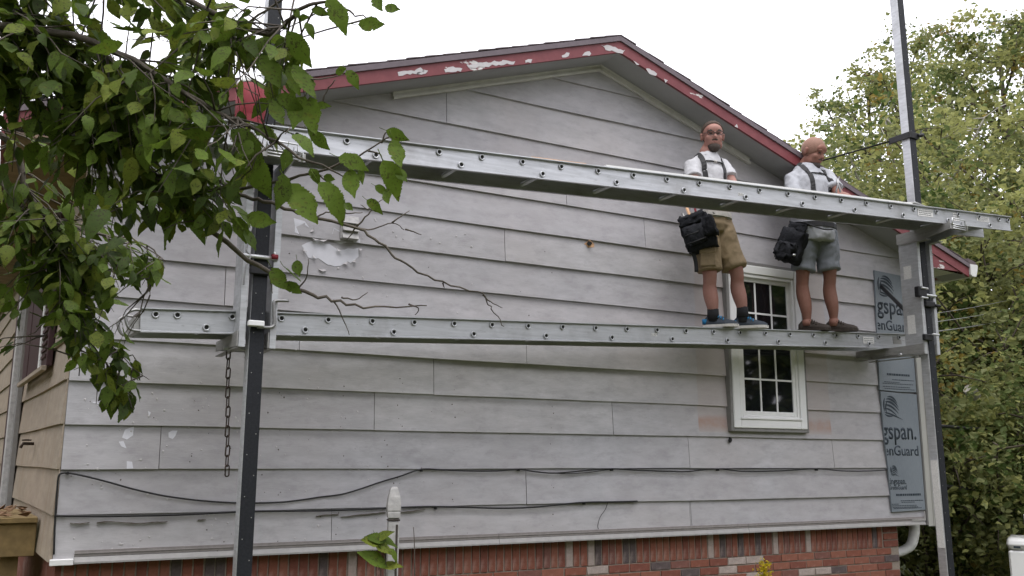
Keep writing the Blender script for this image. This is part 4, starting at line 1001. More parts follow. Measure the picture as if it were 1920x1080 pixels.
    # shirt
    bm = NB(); hz = cl['hem']; tor2 = [g['pelvis']+Z*hz, g['pelvis']+Z*.06, g['waist'], g['chest'], g['neck']-Z*.075, g['neck']-Z*.002]
    inf = [.028, .026, .022, .018, .018, .018]; trd2 = [(a+i_, b+i_) for (a, b), i_ in zip(trd, inf)]; trd2[0] = (trd[0][0]+.03, trd[0][1]+.03)
    tube(bm, catmull(tor2, 3), [tuple(Vector(trd2[min(5, i//3)]).lerp(Vector(trd2[min(5, i//3+1)]), (i % 3)/3)) for i in range(16)], 22, hint=FB)
    for sd_ in ('r', 'l'):
        S_, E_2 = g['sh_'+sd_], g['el_'+sd_]; ell(bm, S_, (.063, .063, .060), None, 12, 8); tube(bm, [neck-Z*.045, neck.lerp(S_, .5)-Z*.016, S_], [.058, .058, .058], 10); e2 = S_.lerp(E_2, cl['sleeve'])
        tube(bm, [S_, S_.lerp(e2, .5), e2], [.060, .068, .075], 14)
    sm = remesh(bm, .010, 4, .5)
    nz = random.Random(3)
    from mathutils import noise as mn
    for v in sm.vertices:
        q = Vector((v.co.x*9, v.co.y*9, v.co.z*6)); v.co += v.normal*(.013*mn.noise(q)+.007*(1-abs(mn.noise(q*2.1+Vector((7, 3, 1)))*2)))
    shirt = obj('t_shirt', sm, M[cl['tee']], body, True)
    bvh = BVHTree.FromPolygons([v.co for v in sm.vertices], [tuple(p.vertices) for p in sm.polygons])
    # shorts
    bm = NB(); tube(bm, [g['waist']-Z*.06, g['pelvis']+Z*.05, g['pelvis']-Z*.03, g['pelvis']-Z*.09], [(.172*bw, .135*bw), (.186*bw, .145*bw), (.185*bw, .145*bw), (.15, .12)], 20, hint=FB)
    for sd_ in ('r', 'l'):
        hp, kn = g['hip_'+sd_], g['kn_'+sd_]; e = hp.lerp(kn, cl['short']); tube(bm, [hp+Z*.03, hp.lerp(e, .4), hp.lerp(e, .8), e], [.112, .112, cl['hemr']*1.0, cl['hemr']*1.06], 18)
    sm2 = remesh(bm, .010, 4, .5)
    for v in sm2.vertices:
        q = Vector((v.co.x*8, v.co.y*8, v.co.z*7)); v.co += v.normal*(.012*mn.noise(q)+.007*(1-abs(mn.noise(q*2.0+Vector((3, 1, 9)))*2)))
    sho = obj('shorts', sm2, M[cl['shorts']], body, True)
    bvh2 = BVHTree.FromPolygons([v.co for v in sm2.vertices], [tuple(p.vertices) for p in sm2.polygons])
    # socks and shoes, soles on the plank
    for sd_ in ('r', 'l'):
        an = g['an_'+sd_]; fd = (rv*cl['foot'][sd_][0]-dv*cl['foot'][sd_][1]).normalized()
        if cl.get('sock'): bm = NB(); tube(bm, [an-Z*.05, an+Z*.0, an+Z*.035], [.050, .047, .046], 14); obj('sock', bm, M['sockblk'], body, True)
        heel = Vector((an.x, an.y, zt))-fd*.075; shoe(body, heel, fd, cl['footlen'], *cl['shoe'])
        # lower leg meets the shoe
        bm = NB(); tube(bm, [an-Z*.01, Vector((an.x, an.y, zt+.05))], [.041, .043], 12); obj('ankle', bm, M['sockblk'] if cl.get('sock') else skinm, body, True)
    # suspenders: front run, over the shoulder, down the back; a strap across the chest
    def cast(lat, z, front=True, off=.006):
        cc = g['chest'].lerp(g['neck'], max(0, min(1, (z-g['chest'].z)/(g['neck'].z-g['chest'].z)))) if z > g['chest'].z else g['waist'].lerp(g['chest'], max(0, (z-g['waist'].z)/(g['chest'].z-g['waist'].z)))
        dr = FB if front else -FB; src = Vector((cc.x, cc.y, z))+LT*lat+dr*.5; h = bvh.ray_cast(src, -dr, .8)
        return h[0]+dr*off if h[0] else None
    zc, zn, zw = g['chest'].z, g['neck'].z, g['waist'].z
    for b in (-1, 1):
        fr = [cast(b*(.085+.02*k/7), zw-.05+(zn-.055-zw+.05)*k/7) for k in range(8)]; bk = [cast(b*(.10-.03*k/5), zn-.06-(zn-zw)*k/5, False) for k in range(6)]
        fr = [p for p in fr if p]; bk = [p for p in bk if p]
        top = None
        h = bvh.ray_cast(Vector((neck.x, neck.y, 0))+LT*b*.105+Z*(zn+.4), -Z, .7)
        mid = [h[0]+Z*.006] if h[0] else []
        bm = NB(); pts = catmull(fr+mid+bk, 3); prev = None
        for i, p in enumerate(pts):
            d = (pts[min(i+1, len(pts)-1)]-pts[max(0, i-1)]).normalized(); nn = bvh.find_nearest(p)[1]; sv_ = d.cross(nn).normalized()*.021
            r = [bm.verts.new(q) for q in (p-sv_, p+sv_, p+sv_-nn*.008, p-sv_-nn*.008)]
            if prev:
                for k in range(4): bm.faces.new([prev[k], prev[(k+1) % 4], r[(k+1) % 4], r[k]])
            else: bm.faces.new(r[::-1])
            prev = r
        bm.faces.new(prev); obj('suspender', bm, M['strapblk'], body)
    zz = zc+(zn-zc)*cl.get('chz', .38); pts = [cast(x, zz, True, .010) for x in (-.085, -.04, 0, .04, .085)]; pts = [p for p in pts if p]
    bm = NB(); tube(bm, pts, [(.009, .004)]*len(pts), 8); obj('chest_strap', bm, M['strapblk'], body)
    bm = NB(); c_ = pts[len(pts)//2]; bbox(bm, (-.004, -.016, -.010), (.006, .016, .010), .003, Matrix.Translation(c_) @ Matrix((FB, LT, Z)).transposed().to_4x4()); obj('buckle', bm, M['sole_white' if cl.get('glasses') else 'strapblk'], body)
    # belt
    bm = NB(); bc = g['pelvis']+Z*cl['beltz']; ring = []
    for k in range(29):
        a = 2*math.pi*k/28; dr = LT*math.cos(a)+FB*math.sin(a); src = bc+dr*.5; b1 = bvh.ray_cast(src, -dr, .5); b2 = bvh2.ray_cast(src, -dr, .5)
        ds = [h[3] for h in (b1, b2) if h[0]]
        ring.append(src-dr*(min(ds)-.006) if ds else bc+dr*.18)
    prev = None
    for i, p in enumerate(ring):
        nn = (p-bc).normalized(); r = [bm.verts.new(q) for q in (p-Z*.022, p+Z*.022, p+Z*.022-nn*.008, p-Z*.022-nn*.008)]
        if prev:
            for k in range(4): bm.faces.new([prev[k], prev[(k+1) % 4], r[(k+1) % 4], r[k]])
        prev = r
    obj('belt', bm, M[cl['belt']], body)
    return body, P, rv, dv, g, FB, LT, bvh2, zt
HA = [((.045, 0, .07), Vector((.80, 0, -.6)).normalized()), ((0, 0, -.045), Vector((.35, 0, -1)).normalized())]
HB = [((.05, 0, .0), Vector((.72, 0, -.70)).normalized()), ((0, 0, -.04), Vector((.3, 0, -1)).normalized())]
man1, P_1, rv1, dv1, g1, FB1, LT1, bv1, zt1 = person('person in pale shirt, khaki shorts and blue laced shoes, wearing glasses, on the plank', (1372, 606), -.47,
    dict(pelvis=(1332, 418, 0), waist=(1331, 385, 0), chest=(1326, 325, 0), neck=(1326, 288, .0), sh_r=(1297, 313, -.09), sh_l=(1354, 312, .09), el_r=(1304, 352, -.20), el_l=(1378, 352, .0), ha_r=(1340, 356, -.36), ha_l=(1402, 356, -.30),
         hip_r=(1320, 425, -.05), hip_l=(1346, 425, .06), kn_r=(1331, 515, -.08), kn_l=(1381, 510, .03), an_r=(1337, 588, -.05), an_l=(1392, 584, .06)),
    (1336, 256, -.01), (.22, 1.0, -.12), (.55, .83), dict(skin='skin_a', hair_m='hair', beard_m='beard', hairclip=HA, glasses=True, tee='tee_a', shorts='khaki', hem=.02, sleeve=.56, short=.93, hemr=.100, sock=True, foot=dict(r=(1, .12), l=(1, .05)), footlen=.275,
    shoe=('shoe_grey', 'shoe_blue', 'sole_white', 'none'), grip=dict(r=.5, l=.4), belt='beltgrey', beltz=.05, hs=1.08, bw=.93))
man2, P_2, rv2, dv2, g2, FB2, LT2, bv2, zt2 = person('bald person in light shirt and grey shorts looking down at the work on the plank', (1552, 610), -.42,
    dict(pelvis=(1526, 436, 0), waist=(1520, 400, 0), chest=(1517, 347, 0), neck=(1512, 310, .0), sh_r=(1483, 336, -.11), sh_l=(1551, 331, .10), el_r=(1490, 385, -.22), el_l=(1574, 366, -.05), ha_r=(1560, 368, -.40), ha_l=(1600, 376, -.36),
         hip_r=(1511, 442, -.05), hip_l=(1545, 442, .05), kn_r=(1505, 515, -.06), kn_l=(1556, 515, .04), an_r=(1513, 598, -.04), an_l=(1563, 596, .06)),
    (1525, 286, -.03), (.75, .50, -.42), (.70, .70), dict(skin='skin_b', hair_m='stubble', beard_m='beard_grey', hairclip=HB, tee='tee_b', shorts='greyshort', hem=-.10, sleeve=.66, short=.90, hemr=.098, foot=dict(r=(1, .22), l=(1, .16)), footlen=.275,
    shoe=('shoe_brown', 'shoe_brown', 'shoe_brown', 'shoe_brown'), grip=dict(r=.9, l=.45), belt='strapblk', beltz=.04, hs=1.10, bw=1.06, bd=1.05))

c = P_1((1328, 487, -.075))-dv1*.112; q = Matrix.Translation(c) @ Matrix((rv1, dv1, Vector((0, 0, 1)))).transposed().to_4x4()
bm = NB(); bbox(bm, (-.062, -.012, -.075), (.062, .03, .055), .008, q); bbox(bm, (-.066, -.018, .03), (.066, .02, .072), .006, q); obj('cargo_pocket', bm, M['khaki'], man1)
# tool pouches hanging at the hips
def frame_at(p, x, y):
    x = x.normalized(); z = Vector((0, 0, 1)); y = z.cross(x); return Matrix.Translation(p) @ Matrix((x, y, z)).transposed().to_4x4()
def softbox(lo, hi, mtx, b=.02, seed=0):
    b *= 1.7
    t = NB(); box(t, lo, hi); bmesh.ops.subdivide_edges(t, edges=t.edges[:], cuts=4, use_grid_fill=True); bmesh.ops.smooth_vert(t, verts=t.verts[:], factor=.5, use_axis_x=True, use_axis_y=True, use_axis_z=True)
    rg_ = random.Random(seed)
    for v in t.verts: v.co += Vector((rg_.uniform(-1, 1), rg_.uniform(-1, 1), rg_.uniform(-1, 1)))*b*.25
    for f in t.faces: f.smooth = True
    bm = NB(); merge(bm, t, mtx); return bm
def wpx(P, px, py, t): return P((px, py, t))
tp = thing('tool_pouch', 'bulky black tool pouch on the hip of the person in khaki shorts', 'tool pouch', tuple(wpx(P_1, 1312, 470, -.17)))
c = wpx(P_1, 1311, 437, -.17); q = frame_at(c, rv1*.94-dv1*.2, None) @ Matrix.Rotation(R(-16), 4, 'Y')
obj('pouch_body', softbox((-.125, -.075, -.15), (.115, .06, .13), q, .03, 1), M['bagblk'], tp, True)
obj('front_pocket', softbox((-.10, -.125, -.11), (.06, -.055, .05), q, .03, 2), M['bagblk'], tp, True)
obj('side_pocket', softbox((.055, -.115, -.075), (.15, .02, .085), q, .03, 3), M['bagblk'], tp, True)
obj('flap', softbox((-.115, -.11, .06), (.10, .05, .15), q, .03, 4), M['bagblk'], tp, True)
for dz in (-.02, -.09):
    bm = NB(); tube(bm, [q @ Vector((-.10, -.125, dz)), q @ Vector((-.02, -.135, dz-.006)), q @ Vector((.06, -.125, dz))], .005, 6); obj('piping', bm, M['strapblk'], tp)
bm = NB(); a = wpx(P_1, 1298, 470, -.19); b = wpx(P_1, 1306, 510, -.18); tube(bm, catmull([a, a.lerp(b, .5)+rv1*.01, b], 4), [(.016, .005)]*9, 8, hint=dv1); obj('hanging_strap', bm, M['strapblk'], tp)
bm = NB(); a = wpx(P_1, 1273, 408, -.17); b = wpx(P_1, 1296, 417, -.17); tube(bm, [a, b], .016, 10); obj('hammer_handle', bm, M['blackmetal'], tp)
bm = NB(); a = wpx(P_1, 1316, 392, -.13); b = wpx(P_1, 1340, 401, -.14); tube(bm, [wpx(P_1, 1300, 402, -.16), a, b], [(.022, .006)]*3, 8); obj('pouch_strap', bm, M['strapblk'], tp)
for dx, dz, r_, m_ in ((-.06, .20, .010, 'steel'), (-.02, .23, .012, 'orangewood'), (.03, .205, .009, 'redplastic')):
    bm = NB(); tube(bm, [q @ Vector((dx, -.03, .08)), q @ Vector((dx*1.2, -.035, dz))], r_, 8); obj('tool_handle', bm, M[m_], tp)
tp = thing('tool_pouch', 'drooping shiny black tool bag on the hip of the bald person', 'tool pouch', tuple(wpx(P_2, 1482, 490, -.18)))
c = wpx(P_2, 1484, 458, -.17); q = frame_at(c, rv2*.95-dv2*.2, None) @ Matrix.Rotation(R(20), 4, 'Y')
obj('pouch_body', softbox((-.10, -.075, -.16), (.115, .06, .13), q, .04, 5), M['bagblk'], tp, True)
obj('front_pocket', softbox((-.085, -.125, -.15), (.075, -.055, -.01), q, .05, 6), M['bagblk'], tp, True)
obj('top_loop', softbox((-.06, -.06, .08), (.09, .03, .19), q, .03, 7), M['bagblk'], tp, True)
bm = NB(); tube(bm, catmull([wpx(P_2, 1476, 432, -.19), wpx(P_2, 1486, 419, -.19), wpx(P_2, 1506, 417, -.20), wpx(P_2, 1525, 424, -.21), wpx(P_2, 1546, 430, -.2), wpx(P_2, 1560, 430, -.12)], 4), [(.014, .006)]*21, 8); obj('pouch_strap', bm, M['strapblk'], tp)
bm = NB(); ell(bm, wpx(P_2, 1489, 478, -.295), (.016, .012, .010)); obj('snap', bm, M['alu_bright'], tp)
# snips in the bald person's right hand
h = g2['ha_r']; d = Vector((0, 0, 1)); sn = thing('tin_snips', 'small dark tin snips held upright by the bald person', 'snips', tuple(h))
b0 = wpx(P_2, 1572, 362, -.44)
for s_ in (-1, 1):
    bm = NB(); tube(bm, [b0+rv2*.02*s_+Vector((0, 0, -.03)), b0+rv2*.014*s_+Vector((0, 0, .03)), b0+Vector((0, 0, .075)), b0-rv2*.012*s_+Vector((0, 0, .135))], [(.009, .006), (.010, .006), (.010, .006), (.003, .003)], 8); obj('blade_and_grip', bm, M['steel'], sn)
# ================================================================ FOLIAGE MATERIALS
def leafmat(name, a, b, spots=0, trans=.5, rough=.5, k=1.0):
    t = MT(name, rough, 0, .18); rv = t.rand(); n = t.noise(3, 3) if not spots else t.noise(5*k, 4)
    c = t.mix(t.ramp(n, [(.3, 0), (.7, 1)]), a, b)
    if spots:
        sp = t.noise(15*k, 3); big = t.noise(3.2*k, 3)
        m_ = t.math('MULTIPLY', t.ramp(sp, [(.56, 0), (.60, 1)]), t.ramp(big, [(.40, 0), (.50, 1)])); c = t.mix(m_, c, (.035, .022, .012))
        c = t.mix(t.ramp(big, [(.62, 0), (.74, .55)]), c, (.16, .14, .02))
        c = t.mix(.35, c, t.ramp(rv, [(0, tuple(x*.6 for x in a)), (1, tuple(min(1, x*1.35) for x in b))]))
    t.col(c)
    tr = t.n.new('ShaderNodeBsdfTranslucent'); t.l.new(c, tr.inputs[0]); ms = t.n.new('ShaderNodeMixShader'); ms.inputs[0].default_value = trans
    out = t.n['Material Output']; t.l.new(t.b.outputs[0], ms.inputs[1]); t.l.new(tr.outputs[0], ms.inputs[2]); t.l.new(ms.outputs[0], out.inputs[0]); return t.m
LG = [leafmat('leaf_mid_green', (.10, .135, .045), (.15, .185, .065)), leafmat('leaf_yellow_green', (.25, .265, .085), (.33, .335, .13)),  # greens raised and greyed: pale haze put into the leaf colour
      leafmat('leaf_deep_green', (.055, .09, .022), (.085, .125, .034)), leafmat('leaf_gold', (.20, .16, .035), (.26, .19, .05)), leafmat('leaf_olive', (.165, .185, .07), (.215, .23, .10))]
def nearset(sfx, k):
    return [leafmat('near_leaf'+sfx, (.075, .125, .014), (.12, .18, .024), 1, .36, .6, k), leafmat('near_leaf_yellowing'+sfx, (.12, .17, .022), (.19, .22, .035), 1, .38, .6, k), leafmat('near_leaf_dark'+sfx, (.042, .074, .013), (.068, .105, .018), 1, .30, .6, k)]
NL = nearset('', 1.0); NLW = nearset('_far', 10.0)
def mk_bark(name, a, b):
    t = MT(name, .9, 0, .2); n = t.noise(7, 7, t.map((1, 1, .3)), .7); t.col(t.ramp(n, [(.35, a), (.65, b)])); t.bump(n, .7, .02); return t.m
M['bark'] = mk_bark('bark_brown', (.045, .035, .027), (.12, .10, .08)); M['bark_pale'] = mk_bark('bark_pale', (.22, .20, .17), (.52, .50, .45)); M['twig'] = mk_bark('twig_bark', (.05, .042, .034), (.15, .13, .11))

# ================================================================ BACKGROUND TREES
def leafquad(vl, fl, ml, c, s, rg, mi):
    a = Vector((rg.gauss(0, 1), rg.gauss(0, 1), rg.gauss(0, .5)-.25)); a.normalize()
    b = a.cross(Vector((rg.gauss(0, 1), rg.gauss(0, 1), rg.gauss(0, 1)+.6)))
    if b.length < 1e-3: return
    b.normalize(); k = len(vl); nrm = a.cross(b); w = s*rg.uniform(.32, .5)
    if nrm.z < 0: b = -b; nrm = -nrm
    vl += [c-a*s*.5, c+b*w*.9-a*s*.08+nrm*s*.10, c+b*w*.55+a*s*.25+nrm*s*.08, c+a*s*.55-nrm*s*.05, c-b*w*.55+a*s*.25+nrm*s*.08, c-b*w*.9-a*s*.08+nrm*s*.10]
    fl.append((k, k+1, k+2, k+3)); fl.append((k, k+3, k+4, k+5)); ml.extend((mi, mi))
def tree(name, label, base, H_, crown, nl, leaf, pal, seed, bark='bark', nlimb=16, lean=(0, 0), trunk_r=None, clump=.45, group=None):
    """crown = (z_low fraction, half width, z power); limbs climb steeply, leaf clumps sit along and at the ends of twigs"""
    rg = random.Random(seed); base = Vector(base); zl, hw = crown[0], crown[1]
    th = thing(name, label, 'tree', tuple(base), group)
    r0 = trunk_r or H_*.016; ax = []
    for i in range(9):
        t = i/8; ax.append(base+Vector((lean[0]*t+.06*H_*.12*math.sin(t*5+seed), lean[1]*t+.06*H_*.12*math.cos(t*4+seed*2), H_*.92*t)))
    bm = NB(); tube(bm, ax, [r0*(1-.88*i/8)+.01 for i in range(9)], 8)
    tips = []
    def on(t):
        f = t*8; i = min(7, int(f)); return ax[i].lerp(ax[i+1], f-i)
    for i in range(nlimb):
        t = zl*.85+(1-zl*.85)*(i+.5)/nlimb; t = min(.97, t); p = on(t); an = i*2.399+seed; pr = math.sin(math.pi*min(1, max(.08, (t-zl*.8)/(1.02-zl*.8))))**.6
        L_ = hw*(.35+.75*pr)*rg.uniform(.75, 1.2); d = Vector((math.cos(an), math.sin(an), rg.uniform(.35, 1.0)))
        pts = [p+Vector((d.x*L_*u, d.y*L_*u, L_*(d.z*u+.25*u*u))) + Vector((rg.uniform(-.1, .1), rg.uniform(-.1, .1), 0))*u*L_*.5 for u in (0, .3, .6, .85, 1)]
        tube(bm, pts, [r0*.35*(1-t*.6)*(1-.8*u)+.006 for u in (0, .3, .6, .85, 1)], 6)
        for u in (.35, .5, .62, .74, .85, .95, 1.03):
            q = pts[min(4, int(u*4))].lerp(pts[min(4, int(u*4)+1)], (u*4) % 1) if u < 1 else pts[-1]
            for _ in range(2):
                e = q+Vector((rg.gauss(0, 1), rg.gauss(0, 1), rg.gauss(.25, .8)))*L_*.22
                tips.append(e)
                if rg.random() < .5: tube(bm, [q, q.lerp(e, .5)+Vector((0, 0, .04)), e], [.012, .008, .004], 4)
    tips.append(on(1)+Vector((0, 0, H_*.04)))
    obj('trunk', bm, M[bark], th)
    vl, fl, ml = [], [], []; per = max(1, int(nl/len(tips)))
    for c in tips:
        base_m = rg.choices(range(5), pal)[0]; R_ = clump*rg.uniform(.6, 1.3)*min(1.3, hw*.5)
        for _ in range(int(per*rg.uniform(.5, 1.5))):
            v = Vector((rg.gauss(0, 1), rg.gauss(0, 1), rg.gauss(0, .75)))*R_*.62
            leafquad(vl, fl, ml, c+v, leaf*rg.uniform(.6, 1.35), rg, base_m if rg.random() < .8 else rg.choices(range(5), pal)[0])
    me = bpy.data.meshes.new('crown'); me.from_pydata(vl, [], fl)
    for m_ in LG: me.materials.append(m_)
    me.polygons.foreach_set('material_index', ml)
    obj('crown', me, None, th); return th
def ground_at(px, d):
    v = ray(px, 870); v.z = 0; v.normalize(); return Vector((CAM.x+v.x*d, CAM.y+v.y*d, -.05))
P1 = (3, 4, 1, .35, 4); P2 = (2, 5, .6, .6, 3); P3 = (5, 1, 4, .2, 2)
GT = 'trees beyond the house'
T = []
T.append(tree('tree', 'open pale green tree seen just above the roof edge beside the bald worker', ground_at(1680, 25), 12.2, (.35, 1.35), 9000, .10, P1, 11, 'bark', 20, (0, 0), None, .29, GT))
T.append(tree('tree', 'slender yellow green tree directly behind the tall pole', ground_at(1752, 23), 11.6, (.22, 1.6), 11000, .10, P2, 23, 'bark', 22, (0, 0), None, .29, GT))
T.append(tree('tree', 'thin dark stemmed tree with sparse top between two fuller trees', ground_at(1828, 27), 13.4, (.25, 1.7), 7000, .10, P3, 31, 'bark', 20, (.3, 0), None, .32, GT))
T.append(tree('tree', 'tall full yellow green tree rising highest beyond the plank end', ground_at(1938, 21), 11.2, (.15, 1.45), 19000, .10, P2, 47, 'bark', 28, (0, 0), None, .31, GT))
T.append(tree('tree', 'bushy yellow tinted tree low behind the gutter corner', ground_at(1835, 15.5), 5.3, (.08, 2.0), 14000, .085, P2, 52, 'bark', 22, (0, 0), None, .29, GT))
T.append(tree('tree', 'pale barked leaning tree low beside the tall pole', ground_at(1800, 18), 6.4, (.25, 2.4), 10000, .09, P2, 63, 'bark_pale', 18, (-1.1, .3), .16, .31, GT))
T.append(tree('tree', 'dark green low tree behind the white cabinet', ground_at(1905, 13.5), 3.7, (.05, 1.9), 12000, .085, P2, 74, 'bark', 20, (0, 0), None, .29, GT))
T.append(tree('tree', 'dark shady undergrowth tree beside the brick corner', ground_at(1745, 15), 3.4, (.03, 1.7), 15000, .09, P3, 85, 'bark', 20, (0, 0), None, .29, GT))
T.append(tree('tree', 'golden green tree behind the thin wires, beyond the plank end', ground_at(1985, 16), 6.2, (.1, 2.2), 11000, .10, P2, 91, 'bark', 20, (0, 0), None, .31, GT))
for px_, d_, h_, w_, n_, sd_, lb in ((1722, 11.5, 1.5, 1.0, 9000, 101, 'low dark shrub right beside the brick corner'), (1790, 12.5, 2.0, 1.3, 11000, 102, 'low dark shrub behind the foot of the tall pole'), (1872, 12.0, 1.9, 1.2, 10000, 103, 'low shrub beside the white cabinet')):
    sh_ = tree('shrub', lb, ground_at(px_, d_), h_, (.0, w_), n_, .075, P1, sd_, 'bark', 22, (0, 0), .03, .5, 'shrubs at the wood edge'); sh_['category'] = 'shrub'
# pale bare snags among the leaves
for px0, py0, px1, py1, d, lb in ((1742, 560, 1800, 740, 14.5, 'pale bare leaning trunk below the gutter corner'), (1818, 728, 1837, 775, 12.5, 'short pale broken trunk among the yellow leaves'), (1755, 655, 1782, 665, 14.0, 'pale thin dead stick between trunk and pole')):
    a = atd(px0, py0, d); b = atd(px1, py1, d+.2); bm = NB(); r = .13 if 'leaning' in lb else (.11 if 'short' in lb else .03)
    e = b+(b-a)*(1.2 if r > .05 else .3); e.z = max(e.z, -.1)
    tube(bm, catmull([a, a.lerp(b, .5)+Vector((.03, 0, 0)), b, e], 4), [r*.7+.02*k/12*r for k in range(13)], 9); tag(obj('dead_trunk', bm, M['bark_pale']), lb, 'trunk')
# woods closing the horizon; unseen ring behind the viewer added to block low sky
rg = random.Random(5); vl, fl, ml = [], [], []
for i in range(46000):
    an = rg.uniform(0, 2*math.pi); ca, sa = math.cos(an), math.sin(an)
    fr = (math.sin(an*9)+math.sin(an*23+1)+math.sin(an*41+2))/3
    view = abs((an-(math.pi/2-YAW-R(22))+math.pi) % (2*math.pi)-math.pi)       # angle off the right edge of the view
    back = max(0, -(ca*math.sin(YAW)+sa*math.cos(YAW)))
    rr = (36 if view < .9 else 26)+rg.uniform(-3, 4); top = (4.6+1.6*fr) if view < .9 else (8+2*fr+3*back)
    z = top*rg.random()**.8
    leafquad(vl, fl, ml, Vector((CAM.x+ca*rr, CAM.y+sa*rr, z)), rg.uniform(.45, 1.0), rg, rg.choices(range(5), (P1 if rg.random() < .7 else P2) if view < .9 else P3)[0])  # lighter palette inside the view paints the hazy brightness into the leaves
me = bpy.data.meshes.new('woods'); me.from_pydata(vl, [], fl)
for m_ in LG: me.materials.append(m_)
me.polygons.foreach_set('material_index', ml)
tag(obj('woods', me), 'dense green woods closing the view, with an added unseen ring behind the viewer', 'woods', kind='stuff')
# unseen trees added behind the viewer to darken reflections and shade the wall
for i, (x, y, s, src, lb) in enumerate(((-7.5, -13, 1.0, 3, 'added unseen tall tree facing the gable corner with the porch'), (2.5, -17, 1.05, 0, 'added unseen open tree facing the gable window'), (11, -19, .95, 1, 'added unseen slender tree facing the foam insulation sheets'))):
    so = T[src]; r = so.copy(); COL.objects.link(r); r.location = (x, y, -.05); r.scale = (s*1.35, s*1.35, s); r.rotation_euler = (0, 0, i*1.3); r['label'] = lb; r['group'] = 'added unseen trees opposite the gable'
    for ch in list(so.children):
        c = ch.copy(); COL.objects.link(c); c.parent = r

# ================================================================ NEAR TREE whose branches hang into the view
def leafmesh(seed, mi):
    rg = random.Random(seed); bm = NB(); n = 7; L_, Rr, Mi = [], [], []
    cur = rg.uniform(-.25, .45); fold = rg.uniform(.05, .30); tw = rg.uniform(-.5, .5); asym = rg.uniform(-.05, .05)
    prof = [0.0, .16, .245, .26, .215, .12, .02]
    for i in range(n):
        t = i/(n-1); z = -cur*t*t; w = prof[i]*(1+rg.uniform(-.10, .10))
        q = Quaternion((1, 0, 0), tw*t)
        Mi.append(Vector((t, asym*math.sin(3*t), z)))
        for sgn, Ls_ in ((1, L_), (-1, Rr)):
            e = q @ Vector((0, sgn*w*(1+asym*sgn), fold*w)); Ls_.append(Mi[-1]+e+Vector((-.03+rg.uniform(-.025, .025), 0, rg.uniform(-.03, .03))))
    vm = [bm.verts.new(p) for p in Mi]
    for side_ in (L_, Rr):
        ve = [vm[0]]
        for i in range(1, n):
            ve.append(bm.verts.new(side_[i]))
            # serration between stations
        for i in range(n-1):
            if i == 0: fs = [vm[0], ve[1], vm[1]]; bm.faces.new(fs if side_ is Rr else fs[::-1])
            else:
                mid = (ve[i].co+ve[i+1].co)/2; out = (mid-(vm[i].co+vm[i+1].co)/2); 
                tooth = []
                for u_, k_ in ((.2, .05), (.32, -.05), (.52, .06), (.64, -.05), (.82, .05), (.92, -.03)):
                    tooth.append(bm.verts.new(ve[i].co.lerp(ve[i+1].co, u_)+out*(k_*rg.uniform(.6, 1.8))+Vector((rg.uniform(-.01, .01), 0, rg.uniform(-.012, .012)))))
                if rg.random() < .10: tooth[2].co -= out*rg.uniform(.2, .5)
                fs = [vm[i], ve[i]]+tooth+[ve[i+1], vm[i+1]]; bm.faces.new(fs if side_ is Rr else fs[::-1])
    tp = bm.verts.new(Mi[-1]+Vector((.10, 0, -.03)))
    # petiole
    tube(bm, [(-.28, 0, .06), (-.12, 0, .02), (0.02, 0, 0)], [.012, .012, .010], 4)
    bm.verts.remove(tp)
    for f in bm.faces: f.smooth = True
    me = bpy.data.meshes.new('leaf'); bm.normal_update(); bm.to_mesh(me); bm.free(); me.materials.append(NL[mi]); return me
LM_ = [leafmesh(100+i, (0, 0, 1, 0, 2, 0, 1, 2)[i % 8]) for i in range(16)]
def inpoly(x, y, pg):
    r = False; j = len(pg)-1
    for i in range(len(pg)):
        if (pg[i][1] > y) != (pg[j][1] > y) and x < (pg[j][0]-pg[i][0])*(y-pg[i][1])/(pg[j][1]-pg[i][1])+pg[i][0]: r = not r
        j = i
    return r
PA = [(-900, -700), (480, -400), (500, 0), (548, 70), (580, 130), (570, 200), (600, 250), (560, 290), (480, 330), (470, 400), (420, 440), (330, 430), (240, 440), (160, 450), (60, 420), (-60, 430), (-900, 420)]
PG = [(-900, 300), (0, 330), (100, 380), (260, 400), (330, 440), (315, 520), (240, 545), (215, 590), (240, 640), (285, 720), (250, 775), (165, 770), (185, 715), (130, 690), (95, 600), (60, 600), (20, 660), (-900, 640)]
rg = random.Random(77)
near = thing('broadleaf_tree', 'spotted broad leaved tree whose low branches hang over the porch end of the gable', 'tree', (-3.1, -3.6, 0))
wood = NB(); leaves = []
def bpts(pl): return [atd(px, py, d) for px, py, d in pl]
def limb(pl, r0, r1, n=5):
    pts = catmull(bpts(pl) if not isinstance(pl[0], Vector) else pl, n); N = len(pts)
    jit = [p+Vector((rg.uniform(-1, 1), rg.uniform(-1, 1), rg.uniform(-1, 1)))*min(.006, r0*.6) if 0 < i < N-1 else p for i, p in enumerate(pts)]
    tube(wood, jit, [r0+(r1-r0)*(i/(N-1))**.8 for i in range(N)], 7); return jit
A_ = limb([(-700, -160, 3.9), (-420, -80, 3.7), (-150, -30, 3.4), (0, 15, 3.2), (60, 80, 3.2), (130, 190, 3.15), (165, 240, 3.1), (225, 275, 3.05), (300, 340, 3.0), (360, 405, 2.95), (465, 487, 2.9), (560, 540, 2.85), (625, 562, 2.85), (700, 577, 2.85), (800, 573, 2.9)], .026, .0018)
B_ = limb([(165, 240, 3.1), (210, 205, 3.1), (232, 178, 3.12), (240, 152, 3.15), (300, 140, 3.2), (370, 110, 3.25), (430, 70, 3.2), (500, 20, 3.1), (560, -30, 3.0)], .010, .003)
C_ = limb([(-600, -60, 3.6), (-200, 20, 3.2), (100, 60, 3.0), (250, 115, 2.9), (400, 205, 2.8), (470, 235, 2.75), (560, 292, 2.7), (650, 335, 2.7)], .016, .002)
